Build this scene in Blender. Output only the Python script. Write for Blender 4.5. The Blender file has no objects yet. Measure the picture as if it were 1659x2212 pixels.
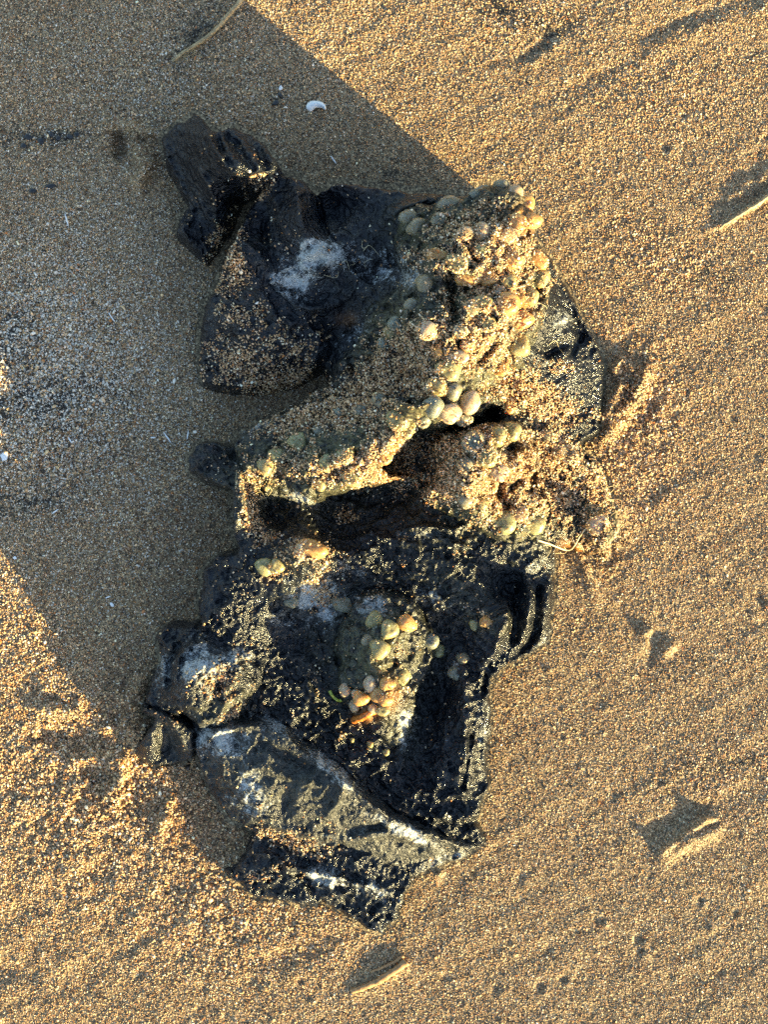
import bpy, bmesh, math, random
import numpy as np
from mathutils import Vector, Matrix, Euler

rng = np.random.default_rng(7)
random.seed(7)
SC = bpy.context.scene
COL = SC.collection
R = math.radians

# ------------------------------------------------------------------ camera, sky, sun, exposure
CAM_H = 0.70
FRAME_W = 0.4164
S = FRAME_W / 1659.0                 # metres on the sand for one drawing unit (photo plan 1659 x 2212)
MM = 0.001
cam = bpy.data.cameras.new('camera')
cam.sensor_fit = 'VERTICAL'
cam.sensor_height = 24.0
cam.lens = 24.0 * CAM_H / (FRAME_W * 2212 / 1659)
cam.clip_start = 0.01
cam.clip_end = 20.0
cam_o = bpy.data.objects.new('camera', cam)
COL.objects.link(cam_o)
cam_o.location = (0, 0, CAM_H)
SC.camera = cam_o

SUN_EL = R(11.6)
SUN_DIR = Vector((0.77, -0.635, 0)).normalized()      # where the sun stands (lower right of the picture)
w = bpy.data.worlds.new('World')
SC.world = w
w.use_nodes = True
nt = w.node_tree
sky = nt.nodes.new('ShaderNodeTexSky')
sky.sky_type = 'NISHITA'
sky.sun_disc = False
sky.sun_elevation = SUN_EL
sky.sun_rotation = math.atan2(SUN_DIR.x, SUN_DIR.y)
sky.air_density = 1.0
sky.dust_density = 1.0
sky.ozone_density = 1.3
nt.links.new(sky.outputs[0], nt.nodes['Background'].inputs[0])
nt.nodes['Background'].inputs[1].default_value = 0.10

sun = bpy.data.lights.new('sun', 'SUN')
sun.energy = 5.0
sun.angle = R(0.5)
sun.color = (1.0, 0.81, 0.38)
sun_o = bpy.data.objects.new('sun', sun)
COL.objects.link(sun_o)
to_sun = Vector((SUN_DIR.x * math.cos(SUN_EL), SUN_DIR.y * math.cos(SUN_EL), math.sin(SUN_EL)))
sun_o.rotation_euler = to_sun.to_track_quat('Z', 'Y').to_euler()
sun_o.location = to_sun * 2

SC.view_settings.view_transform = 'Standard'
SC.view_settings.look = 'None'
SC.view_settings.exposure = 2.36
SC.view_settings.gamma = 1.0
SC.cycles.use_denoising = False

# ------------------------------------------------------------------ numpy noise
def _hash(ix, iy, seed):
    n = (ix.astype(np.int64) * 374761393 + iy.astype(np.int64) * 668265263 + seed * 974634777) & 0xffffffff
    n = ((n ^ (n >> 13)) * 1274126177) & 0xffffffff
    n = (n ^ (n >> 16)) & 0xffffffff
    return n / 4294967295.0

def vnoise(x, y, seed=0):
    x0 = np.floor(x); y0 = np.floor(y)
    fx = x - x0; fy = y - y0
    fx = fx * fx * fx * (fx * (fx * 6 - 15) + 10); fy = fy * fy * fy * (fy * (fy * 6 - 15) + 10)
    a = _hash(x0, y0, seed); b = _hash(x0 + 1, y0, seed)
    c = _hash(x0, y0 + 1, seed); d = _hash(x0 + 1, y0 + 1, seed)
    return (a * (1 - fx) + b * fx) * (1 - fy) + (c * (1 - fx) + d * fx) * fy

def fbm(x, y, sc, seed=0, octs=4, gain=0.5):           # -1..1
    t = 0; a = 1; n = 0
    x = x / sc; y = y / sc
    for i in range(octs):
        xr = x * 0.8 - y * 0.6; yr = x * 0.6 + y * 0.8
        t = t + a * (vnoise(xr, yr, seed + i * 17) * 2 - 1); n += a
        a *= gain; x = xr * 2.03 + 13.7; y = yr * 2.03 + 5.1
    return t / n

def ridged(x, y, sc, seed=0, octs=3):                  # 0..1, sharp crests
    t = 0; a = 1; n = 0
    x = x / sc; y = y / sc
    for i in range(octs):
        xr = x * 0.8 - y * 0.6; yr = x * 0.6 + y * 0.8
        t = t + a * (1 - np.abs(vnoise(xr, yr, seed + i * 31) * 2 - 1) * 1.6).clip(0, 1); n += a
        a *= 0.5; x = xr * 2.1 + 3.3; y = yr * 2.1 + 8.8
    return t / n

def smooth(a, b, t):
    t = ((t - a) / (b - a)).clip(0, 1)
    return t * t * (3 - 2 * t)

def seg_dist(U, V, pts, closed=False):
    """distance to a polyline and the parameter (index) along it"""
    pts = np.array(pts, float)
    best = np.full(U.shape, 1e9); par = np.zeros(U.shape)
    n = len(pts) if closed else len(pts) - 1
    for i in range(n):
        a = pts[i][:2]; b = pts[(i + 1) % len(pts)][:2]
        ab = b - a; L = (ab ** 2).sum() + 1e-9
        t = (((U - a[0]) * ab[0] + (V - a[1]) * ab[1]) / L).clip(0, 1)
        d = np.hypot(U - a[0] - t * ab[0], V - a[1] - t * ab[1])
        m = d < best
        best = np.where(m, d, best); par = np.where(m, i + t, par)
    return best, par

def poly_sd(U, V, pts):
    """signed distance, positive inside"""
    d, _ = seg_dist(U, V, pts, True)
    ins = np.zeros(U.shape, bool)
    n = len(pts)
    for i in range(n):
        x1, y1 = pts[i]; x2, y2 = pts[(i + 1) % n]
        if y1 == y2: continue
        c = ((y1 > V) != (y2 > V)) & (U < (x2 - x1) * (V - y1) / (y2 - y1) + x1)
        ins ^= c
    return np.where(ins, d, -d)

def mq(U, V, pts, c=45.0):
    """multiquadric surface through control points (u, v, z)"""
    P = np.array(pts, float)
    A = np.sqrt(((P[:, None, :2] - P[None, :, :2]) ** 2).sum(-1) + c * c)
    n = len(P)
    M = np.zeros((n + 1, n + 1)); M[:n, :n] = A + np.eye(n) * 1.5; M[:n, n] = 1; M[n, :n] = 1
    wts = np.linalg.solve(M, np.append(P[:, 2], 0))
    Z = np.full(U.shape, wts[n])
    for i in range(n):
        Z += wts[i] * np.sqrt((U - P[i, 0]) ** 2 + (V - P[i, 1]) ** 2 + c * c)
    return Z

def blobs(U, V, lst):
    """max of soft elliptical patches (u, v, ru, rv, angle, strength)"""
    out = np.zeros(U.shape)
    for (u, v, ru, rv, ang, s) in lst:
        c, sn = math.cos(R(ang)), math.sin(R(ang))
        x = (U - u) * c + (V - v) * sn; y = -(U - u) * sn + (V - v) * c
        q = (x / ru) ** 2 + (y / rv) ** 2
        out = np.maximum(out, s * np.exp(-q * 0.9))
    return out

# ------------------------------------------------------------------ the working grid
STEP = 2.4
gu = np.arange(-140, 1800, STEP)
gv = np.arange(-140, 2353, STEP)
U, V = np.meshgrid(gu, gv)
NV, NU = U.shape

def ridge_add(Z, pts, w, exp_=2.0):
    """pts: (u, v, height_mm)"""
    us = [p[0] for p in pts]; vs = [p[1] for p in pts]
    m = w * 4
    i0 = max(0, int((min(us) - m - gu[0]) / STEP)); i1 = min(NU, int((max(us) + m - gu[0]) / STEP) + 1)
    j0 = max(0, int((min(vs) - m - gv[0]) / STEP)); j1 = min(NV, int((max(vs) + m - gv[0]) / STEP) + 1)
    if i1 <= i0 or j1 <= j0: return
    sl = (slice(j0, j1), slice(i0, i1))
    uu, vv = U[sl], V[sl]
    ws = fbm(uu, vv, 22, 91, 2) * w * 0.35
    wt = fbm(uu, vv, 22, 92, 2) * w * 0.35
    d, par = seg_dist(uu + ws, vv + wt, pts)
    h = np.interp(par, np.arange(len(pts)), [p[2] for p in pts])
    Z[sl] += h * np.exp(-(d / w) ** exp_)

# ---- sand relief (mm)
def ground_height():
    wu = U * 0.86 + V * 0.5; wv = -U * 0.5 + V * 0.86
    # long low swells lie across the picture, rising to the right
    a = U * 0.87 - V * 0.49; b = U * 0.49 + V * 0.87
    Z = 0.60 * fbm(a / 5.0, b, 46, 3, 2)
    Z += 0.24 * fbm(U, V, 34, 4, 3)
    Z += 0.16 * fbm(U, V, 11, 5, 2)
    # trampled, crumbly sand at the lower left and round the lump
    tr = blobs(U, V, [(230, 1790, 330, 260, 20, 1.0), (430, 1950, 250, 130, 20, .8), (250, 1560, 150, 120, 0, .8), (60, 1500, 160, 200, 0, .5),
                      (1370, 880, 90, 130, 30, .9), (1290, 1190, 90, 80, 0, .7), (620, 2020, 220, 60, 10, .6), (100, 900, 230, 260, 0, .3)])
    Z += tr * (1.7 * fbm(U, V, 42, 8, 3) + 0.9 * fbm(U, V, 15, 9, 2))
    for pts, w in [
        ([(1425, 1846, 1), (1436, 1836, 4.6), (1450, 1828, 2), (1485, 1800, 2.2), (1512, 1782, 3), (1531, 1771, 5.8), (1546, 1768, 2)], 7),
        ([(1440, 1850, 2), (1500, 1815, 3.2), (1550, 1795, 2)], 16),
        ([(1415, 1800, -2.2), (1450, 1780, -3.0), (1485, 1755, -3.0), (1515, 1745, -2.2)], 20),
        ([(1520, 505, 0.6), (1570, 480, 2), (1610, 455, 3), (1660, 425, 3.6), (1740, 380, 3)], 7),
        ([(1600, 450, -1), (1640, 425, -1.8), (1720, 390, -1.5)], 20),
        ([(80, 1532, 2.5), (120, 1535, 4.0), (165, 1545, 2)], 13),
        ([(75, 1585, -2.5), (130, 1595, -4.0), (185, 1605, -2.5)], 22),
        ([(165, 1642, 3), (215, 1640, 2.5), (262, 1642, 4.5), (262, 1680, 4.5), (240, 1720, 3.5)], 15),
        ([(205, 1690, -3), (190, 1650, -2)], 22),
        ([(370, 1730, 3), (350, 1775, 3.2), (340, 1820, 1.5)], 11),
        ([(500, 2100, .8), (630, 2060, -1.6), (680, 2050, -1.0)], 26),
        ([(0, 2090, -1.8), (70, 2110, -1.8)], 20),
        ([(300, 1480, 4), (280, 1520, 5), (250, 1500, 3)], 22),
        ([(290, 1555, 4), (300, 1600, 6)], 24),
        ([(300, 330, 8), (312, 352, 15), (300, 385, 10)], 19),
        ([(250, 285, 2.0), (225, 300, 1.5)], 14), ([(252, 290, -9.0), (262, 330, -8)], 15), ([(232, 270, 4), (285, 272, 6), (325, 290, 5)], 11),
        ([(1405, 795, 3), (1378, 845, 6), (1345, 890, 6), (1315, 935, 5)], 15),
        ([(1362, 800, 4.5), (1335, 850, 6), (1305, 900, 5)], 13), ([(1330, 800, 6), (1345, 780, 4)], 10),
        ([(1390, 900, -2.5), (1410, 870, -1.5)], 20),
        ([(1225, 1130, 5), (1290, 1170, 6), (1320, 1110, 5)], 26),
        ([(1250, 1200, 3), (1270, 1240, 2), (1285, 1290, 1.2)], 16),
        ([(280, 1090, 1.0), (310, 1180, 1.8)], 14), ([(250, 1090, 1.2), (262, 1110, 1.2)], 9),
        ([(1340, 1320, -1.2), (1380, 1360, -1.6)], 15), ([(1394, 1366, 2.4), (1400, 1362, 2.4)], 10),
        ([(1450, 1395, 3.0), (1440, 1405, 2.6)], 12), ([(1420, 1375, -1.6), (1405, 1420, -1.6)], 14),
        ([(1580, 1240, -.6), (1610, 1262, -1.5), (1650, 1300, -1.5)], 13), ([(1610, 1290, 1.0), (1640, 1330, 1.0)], 12),
        ([(1400, 1070, -1.2), (1425, 1055, -1.2)], 20),
        ([(1120, 130, -.7), (1160, 105, -1.0), (1200, 70, -.7)], 12), ([(1150, 135, .7), (1215, 95, .8)], 11),
        ([(1380, 85, -.7), (1480, 40, -1.0), (1640, -10, -1.0)], 16), ([(1400, 120, .5), (1520, 65, .7), (1700, 0, .7)], 20),
        ([(1130, 230, -.5), (1240, 190, -.7), (1340, 140, -.6)], 18),
        ([(760, 2148, .5), (815, 2128, 1.0), (880, 2085, 1.2)], 12),
        ([(770, 2060, -.5), (850, 2040, -.5)], 30),
    ]:
        ridge_add(Z, pts, w)
    for (u, v, d, r) in [(1380, 2032, 2.4, 11), (1384, 2055, 2, 9), (1516, 1946, 2.2, 8), (1590, 1974, 2.2, 8), (1167, 2133, 2.0, 12), (1217, 2118, 1.8, 10),
                         (1073, 2137, 1.6, 11), (1126, 1893, 1.3, 11), (1427, 1690, 1.6, 8), (1405, 1895, 1.2, 8), (1450, 2110, 1.5, 9), (1530, 1640, 1.2, 9),
                         (1190, 2050, .9, 9), (1480, 250, 1.5, 8), (1440, 320, 1.3, 9), (1350, 475, 1.1, 8), (1600, 1800, 1.1, 7), (1330, 1720, .9, 9),
                         (1560, 2100, 1.2, 7), (1260, 1580, .9, 8), (1290, 1990, .9, 7), (1640, 330, 1.4, 9), (650, 2120, 1.2, 8), (300, 2110, 1.3, 9)]:
        dd = np.hypot(U - u, V - v)
        d = d * .7
        Z += -d * np.exp(-(dd / r) ** 2) + 0.55 * d * np.exp(-(np.hypot(U - u - r * 1.1, V - v - r * .8) / (r * .8)) ** 2)
    cl = blobs(U, V, [(1355, 870, 60, 95, 30, 1.3), (1300, 1200, 60, 60, 0, .8), (290, 340, 50, 60, 0, .7), (290, 1550, 60, 80, 0, .8), (260, 1720, 160, 100, 20, .6), (130, 1570, 100, 60, 0, .5), (300, 1140, 40, 60, 0, .35), (460, 1900, 60, 80, 0, .5)])
    Z += cl * 4.0 * np.maximum(0, fbm(U, V, 20, 310, 2) + .2) * np.maximum(CLUMP, -.4)
    rr = np.random.default_rng(21)
    for k in range(260):                                   # small dimples and lumps everywhere
        u, v = rr.uniform(-120, 1780), rr.uniform(-120, 2330); r = rr.uniform(4, 9); d = rr.uniform(.3, 1.0)
        i0, i1 = int((u - 40 - gu[0]) / STEP), int((u + 40 - gu[0]) / STEP); j0, j1 = int((v - 40 - gv[0]) / STEP), int((v + 40 - gv[0]) / STEP)
        sl = (slice(max(j0, 0), max(j1, 0)), slice(max(i0, 0), max(i1, 0)))
        Z[sl] += (-d if k % 3 else d * 1.3) * np.exp(-(np.hypot(U[sl] - u, V[sl] - v) / r) ** 2)
    return Z

GRIT = blobs(U, V, [(1040, 500, 120, 70, 10, .8), (1000, 560, 90, 50, 0, .75), (1080, 560, 110, 80, 0, .85), (1060, 650, 110, 90, 0, .8), (1040, 740, 90, 70, 0, 1.0), (960, 740, 50, 60, 0, .8), (880, 780, 120, 90, -30, 1.0), (760, 870, 150, 60, -20, 1.0), (650, 900, 110, 40, -20, .9),
    (820, 900, 60, 50, 0, .7), (850, 960, 70, 50, -30, 1.0), (780, 1010, 110, 45, 0, 1.0), (640, 1000, 120, 50, 10, .65), (560, 1030, 60, 30, 20, .5), (1010, 960, 120, 60, 0, .8), (1000, 1040, 110, 60, 0, 1.0), (1110, 1010, 60, 60, 0, .9), (1100, 1090, 90, 40, 0, .75), (1050, 1130, 110, 30, 10, .45),
    (1130, 850, 90, 50, 20, 1.0), (1210, 880, 60, 50, 0, .8), (1280, 900, 30, 40, 0, .5), (1200, 990, 110, 70, 40, .85), (1200, 1070, 90, 70, 0, .9), (1290, 1050, 60, 70, 0, .8), (1290, 1150, 50, 50, 0, .8), (1215, 790, 40, 25, 20, .6), (960, 690, 60, 80, 0, .6), (900, 560, 60, 60, 0, .4),
    (520, 780, 100, 80, 0, .66), (520, 680, 90, 50, 20, .48), (610, 835, 110, 40, 0, 1.0), (500, 600, 50, 40, 0, .7), (505, 565, 22, 34, 0, 1.0), (640, 750, 90, 70, 0, .45), (430, 440, 60, 60, 0, .16), (500, 380, 60, 30, 0, .22), (540, 330, 50, 40, 0, .18), (480, 520, 40, 90, 30, .55), (560, 400, 50, 30, -30, .6), (600, 480, 60, 70, 0, .2),
    (530, 1040, 30, 40, 0, .7), (540, 1110, 26, 60, 0, .75), (570, 1160, 50, 26, 20, .75), (650, 1190, 80, 36, 0, .65), (590, 1240, 50, 30, 0, .5), (690, 1275, 36, 50, 0, .8), (745, 1110, 26, 20, 0, .8), (860, 1110, 60, 40, 0, .25), (870, 1160, 22, 14, 0, .5), (700, 1230, 60, 50, 0, .35), (820, 1275, 30, 20, 0, .5), (870, 1230, 50, 30, 0, .3),
    (640, 1000, 160, 50, 0, .5), (480, 1470, 80, 60, 0, .42), (500, 1540, 50, 20, -20, .5), (360, 1560, 60, 40, 30, .3), (640, 1820, 100, 28, 14, .62), (560, 1800, 50, 30, 0, .5), (560, 1740, 10, 10, 0, .8), (930, 1860, 10, 8, 0, .8), (700, 1780, 60, 20, 20, .32), (560, 1890, 60, 40, 0, .35), (640, 1880, 30, 40, 0, .3), (700, 1460, 40, 70, 0, .25),
    (720, 1580, 60, 60, 20, .25), (830, 1480, 60, 50, 0, .35), (860, 1420, 50, 40, 0, .35), (1030, 1330, 60, 40, 0, .35), (1060, 1180, 80, 26, 0, .2), (1000, 1190, 60, 16, 0, .25), (480, 1010, 40, 30, 0, .2), (520, 1400, 50, 30, 0, .3), (420, 1360, 90, 16, 0, .25), (470, 1320, 60, 40, 0, .12), (900, 1030, 60, 50, 0, .6), (1140, 560, 80, 40, 0, .6),
    (930, 970, 60, 40, 0, .35), (760, 420, 50, 30, 0, .06), (700, 600, 90, 70, 0, .12), (600, 1700, 200, 100, 35, .05), (900, 1350, 60, 40, 0, .2)])
CLUMP = 1 - np.abs(fbm(U + 6 * fbm(U, V, 14, 301, 2), V + 6 * fbm(U, V, 14, 302, 2), 13, 303, 3)) * 2.6      # rounded crumbs with deep gaps
G = ground_height()
COMP = G.copy()                       # top surface seen from above, in mm
KZ = G.copy()                         # height that sets how far a point stands in from its plan position (walls stay upright)
LAYERS = {}

def layer(name, poly, ctrl, edge=14.0, warp=5.0, big=(1.2, 60), med=(1.6, 20), small=(0.45, 8), ridges=(), c=45.0, sink=3.0, seed=0, lump=0.0, lumps=20, floor=None, power=0.5, over=1.0):
    """one sheet or lobe of the lump: outline + control heights + folds, sunk at its rim into what lies under it"""
    global COMP, KZ
    us = [p[0] for p in poly]; vs = [p[1] for p in poly]
    i0 = max(0, int((min(us) - 20 - gu[0]) / STEP)); i1 = min(NU, int((max(us) + 20 - gu[0]) / STEP) + 1)
    j0 = max(0, int((min(vs) - 20 - gv[0]) / STEP)); j1 = min(NV, int((max(vs) + 20 - gv[0]) / STEP) + 1)
    sl = (slice(j0, j1), slice(i0, i1))
    u, v = U[sl], V[sl]
    wu = u + warp * fbm(u, v, 16, seed + 1, 3) + warp * .8 * fbm(u, v, 45, seed + 2, 2)
    wv = v + warp * fbm(u, v, 16, seed + 3, 3) + warp * .8 * fbm(u, v, 45, seed + 4, 2)
    d = poly_sd(wu, wv, poly)
    H = mq(u, v, ctrl, c) * 1.12
    Z = np.zeros(U.shape); Z[sl] = H
    for pts, wd, *e in ridges:
        ridge_add(Z, pts, wd, e[0] if e else 2.0)
    H = Z[sl]
    wx = 10 * fbm(u, v, 40, seed + 70, 2); wy = 10 * fbm(u, v, 40, seed + 71, 2)
    H = H + big[0] * fbm(u, v, big[1], seed + 5, 3)
    H = H + med[0] * (ridged(u + wx, v + wy, med[1], seed + 6, 2) - .45) * (0.6 + 0.6 * fbm(u, v, 80, seed + 16, 2))
    ws_ = 3.5 * fbm(u, v, 9, seed + 72, 2); wt_ = 3.5 * fbm(u, v, 9, seed + 73, 2)
    H = H + small[0] * (.5 * ridged(u + ws_, v + wt_, small[1] * 1.3, seed + 7, 2) - .6 * np.abs(fbm(u - wt_, v + ws_, small[1] * 1.2, seed + 74, 2)) * 2 + .25 * fbm(u, v, small[1] * .5, seed + 75, 1))
    gr = GRIT[sl].clip(0, 1)
    H = H + gr * 3.0 * (np.maximum(0, fbm(u, v, 13, seed + 40, 2) * 1.6 + .25)) * np.maximum(CLUMP[sl], 0) - gr * .6
    if lump:
        q = vnoise((u + wx * .4) / lumps, (v + wy * .4) / lumps, seed + 8)
        H = H + lump * (np.sqrt(q) - .6) + lump * .45 * (np.sqrt(vnoise(u / lumps * 2.3, v / lumps * 2.3, seed + 9)) - .6)
    low = COMP[sl] - sink
    if floor is not None: low = np.full(u.shape, floor)
    kz = mq(u, v, ctrl, c) * 1.12 * over
    t = (d / edge).clip(0, 1)
    prof = (1 - (1 - t) ** 2) ** power
    H = low + (np.maximum(H, low + 1.0) - low) * prof
    keep = d > -STEP * 1.6
    full = np.full(U.shape, -99.0); full[sl] = np.where(d > 0, H, -99)
    LAYERS[name] = dict(sl=sl, H=H, keep=keep, d=d, kz=np.maximum(kz, H))
    tmp = KZ[sl]; tmp[(d > 0) & (H > COMP[sl])] = np.maximum(kz, H)[(d > 0) & (H > COMP[sl])]; KZ[sl] = tmp
    COMP = np.maximum(COMP, full)

# ---- lower black body --------------------------------------------------------------------
layer('lower_body', [(395, 985), (430, 948), (490, 955), (600, 930), (800, 900), (1000, 900), (1200, 950), (1285, 1000), (1300, 1100), (1262, 1180), (1215, 1192), (1206, 1250), (1203, 1310),
       (1188, 1388), (1150, 1420), (1100, 1440), (1064, 1475), (1064, 1550), (1058, 1640), (1063, 1700), (1045, 1750), (1036, 1780), (1052, 1830),
       (1000, 1862), (900, 1902), (880, 1932), (860, 1990), (825, 2027), (780, 2008), (740, 1977), (700, 1957), (650, 1962), (600, 1957), (540, 1937),
       (500, 1907), (478, 1888), (520, 1860), (543, 1800), (500, 1780), (450, 1720), (425, 1650), (400, 1560), (380, 1450), (345, 1352), (420, 1350), (425, 1300), (430, 1240),
       (462, 1193), (502, 1188), (496, 1120), (490, 1060), (440, 1046), (402, 1022)],
      [(430, 1000, 32), (480, 1020, 33), (520, 1060, 37), (525, 1120, 36), (540, 1160, 34), (500, 1250, 30), (450, 1270, 24), (470, 1320, 30), (600, 1100, 17), (640, 1060, 20),
       (600, 1220, 37), (670, 1190, 41), (680, 1290, 23), (620, 1300, 24), (555, 1250, 32), (720, 1150, 15), (780, 1080, 13), (780, 1180, 22), (850, 1100, 19), (900, 1150, 26), (980, 1120, 25),
       (1000, 1200, 27), (1080, 1190, 26), (1150, 1220, 24), (1190, 1230, 18), (900, 1250, 24), (1000, 1290, 27), (1080, 1330, 28), (1120, 1280, 20), (1150, 1300, 26), (1180, 1330, 19),
       (1120, 1370, 22), (1060, 1400, 25), (1000, 1400, 16), (820, 1250, 17), (740, 1330, 17), (700, 1400, 14), (600, 1380, 15), (560, 1440, 18), (640, 1480, 15), (700, 1560, 13),
       (960, 1500, 9), (920, 1560, 7), (900, 1640, 9), (980, 1470, 14), (1010, 1500, 20), (1000, 1580, 21), (1040, 1600, 15), (1000, 1660, 18), (1030, 1680, 14), (940, 1690, 15), (960, 1740, 15), (1020, 1750, 16),
       (850, 1560, 15), (760, 1620, 13), (800, 1680, 12), (880, 1740, 13), (960, 1790, 14), (1030, 1830, 8), (800, 1900, 12), (700, 1900, 11), (600, 1880, 12), (540, 1890, 9),
       (820, 1980, 8), (760, 1950, 8), (600, 1750, 14), (500, 1700, 14), (900, 1880, 10), (420, 1450, 16), (560, 1830, 12)],
      edge=13, warp=6, big=(3.2, 48), med=(4.4, 27), small=(1.9, 12), seed=100,
      ridges=[([(1136, 1235, 3), (1145, 1290, 6), (1140, 1350, 6), (1120, 1390, 3)], 9), ([(1118, 1270, -6), (1118, 1330, -9), (1108, 1380, -7)], 10),
              ([(1166, 1270, -5), (1163, 1330, -8), (1150, 1390, -7), (1110, 1420, -3)], 6), ([(1185, 1250, 4), (1182, 1320, 5), (1168, 1380, 4)], 8),
              ([(1090, 1300, 2), (1092, 1350, 5), (1065, 1410, 5), (1040, 1440, 3)], 9),
              ([(930, 1155, 2), (975, 1175, 4), (1010, 1185, 3)], 9), ([(860, 1150, 3), (910, 1135, 4), (960, 1145, 3), (1000, 1140, 2)], 9), ([(760, 1170, 2), (800, 1150, 4), (850, 1170, 3), (900, 1180, 3)], 10),
              ([(985, 1430, 4), (1000, 1480, 8), (1005, 1550, 8), (1008, 1620, 8), (1000, 1700, 6)], 22), ([(1046, 1500, 2), (1050, 1580, 3), (1046, 1680, 3)], 9), ([(960, 1560, 2), (960, 1640, 5), (945, 1700, 4)], 12), ([(1060, 1600, -2), (1010, 1590, -4), (980, 1600, -3)], 6),
              ([(1052, 1462, -7), (1045, 1500, -7)], 6), ([(1025, 1540, -4), (1015, 1610, -5), (1000, 1700, -5)], 6),
              ([(700, 1620, 2), (780, 1690, 4), (860, 1750, 4), (940, 1770, 3), (1020, 1760, 2)], 9), ([(640, 1440, 2), (690, 1530, 3), (740, 1600, 3)], 9),
              ([(880, 1690, 2), (940, 1725, 4), (1010, 1715, 3)], 8), ([(1000, 1790, -5), (1030, 1780, -6)], 9),
              ([(515, 1020, 4), (520, 1060, 7), (530, 1110, 6), (545, 1150, 4), (570, 1165, 2)], 9), ([(556, 1060, -6), (575, 1100, -6), (600, 1140, -4)], 12),
              ([(740, 1060, -4), (830, 1080, -6), (880, 1060, -6)], 22), ([(620, 1875, 4), (700, 1890, 4), (780, 1915, 4), (860, 1930, 2)], 9), ([(690, 1960, -1), (670, 1920, -5), (640, 1880, -3)], 8),
              ([(880, 1880, -2), (895, 1900, -4), (890, 1930, -3)], 4), ([(545, 1840, 2), (590, 1850, 3), (620, 1870, 3)], 8)])

# ---- upper black body --------------------------------------------------------------------
layer('upper_body', [(560, 330), (620, 365), (655, 372), (682, 402), (720, 384), (780, 385), (850, 395), (930, 405), (1010, 410), (1060, 440), (1090, 560), (1120, 700), (1060, 850), (960, 900),
       (760, 850), (690, 800), (640, 835), (560, 855), (500, 850), (430, 835), (420, 780), (424, 720), (432, 650), (465, 600), (472, 555), (500, 500), (530, 440), (560, 400)],
      [(600, 380, 40), (650, 400, 42), (650, 470, 48), (600, 470, 39), (550, 520, 38), (505, 560, 47), (480, 620, 32), (560, 620, 36), (620, 560, 40), (520, 700, 31), (450, 720, 21),
       (450, 800, 15), (540, 800, 20), (600, 760, 28), (600, 680, 33), (620, 830, 9), (700, 760, 25), (660, 560, 43), (700, 530, 44), (740, 600, 38), (690, 640, 34), (700, 690, 30), (690, 460, 34),
       (720, 410, 34), (780, 420, 39), (850, 430, 42), (920, 430, 42), (760, 480, 38), (820, 500, 40), (860, 560, 41), (800, 640, 38), (760, 700, 27), (900, 500, 50), (900, 650, 55), (1000, 450, 54), (1050, 600, 55),
       (850, 760, 40), (780, 790, 30), (960, 850, 45), (1060, 750, 50)],
      edge=20, warp=4, big=(2.0, 60), med=(5.5, 46), small=(1.0, 13), seed=200,
      ridges=[([(625, 370, 2), (640, 420, 4), (650, 480, 4), (668, 520, 2)], 11), ([(680, 400, -5), (688, 440, -6), (700, 490, -5), (720, 520, -3)], 6),
              ([(590, 395, 3), (600, 450, 4), (615, 510, 3)], 10), ([(500, 540, 3), (505, 580, 5), (520, 605, 2)], 12), ([(565, 480, -3), (575, 530, -4), (590, 560, -3)], 9),
              ([(590, 610, 3), (640, 660, 4), (700, 670, 4), (750, 640, 2)], 11), ([(560, 640, 2), (600, 690, 3), (660, 700, 3)], 9), ([(655, 560, 4), (690, 540, 5), (715, 560, 5), (690, 590, 4), (655, 575, 4)], 9),
              ([(820, 480, 2), (860, 450, 4), (930, 430, 4)], 10), ([(760, 560, -4), (800, 590, -5), (850, 560, -3)], 14), ([(690, 700, -5), (720, 740, -7), (700, 800, -6)], 15),
              ([(440, 690, 3), (490, 680, 4), (520, 700, 3)], 10)])

# ---- flap at the top left -------------------------------------------------------------------
layer('upper_lobe', [(340, 290), (374, 262), (417, 234), (440, 250), (462, 272), (500, 263), (540, 280), (580, 308), (608, 348), (605, 368), (570, 385), (540, 410), (515, 455), (490, 500), (462, 545), (444, 570),
       (402, 532), (372, 500), (384, 462), (402, 442), (378, 402), (352, 352)],
      [(360, 300, 24), (417, 250, 34), (440, 290, 47), (400, 330, 30), (370, 370, 16), (420, 400, 25), (470, 330, 55), (520, 300, 48), (560, 320, 51), (590, 350, 55), (500, 370, 55), (540, 380, 51), (440, 450, 23), (400, 500, 19),
       (440, 550, 12), (480, 440, 24), (520, 420, 20), (500, 480, 12), (390, 425, 14)],
      edge=13, warp=4, big=(1.5, 50), med=(5.5, 34), small=(1.3, 11), seed=300,
      ridges=[([(420, 240, 3), (445, 280, 4), (465, 320, 4), (490, 360, 5), (520, 385, 4)], 8), ([(540, 285, 2), (565, 310, 5), (590, 345, 5), (605, 360, 4)], 8), ([(490, 290, -4), (520, 330, -7), (545, 360, -5)], 9),
              ([(410, 350, 3), (445, 390, 5), (465, 440, 4), (470, 480, 2)], 8), ([(345, 300, 2), (370, 350, 2), (395, 420, 3)], 7), ([(560, 330, -4), (575, 360, -4)], 7), ([(470, 300, -4), (480, 330, -4)], 7)])

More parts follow.
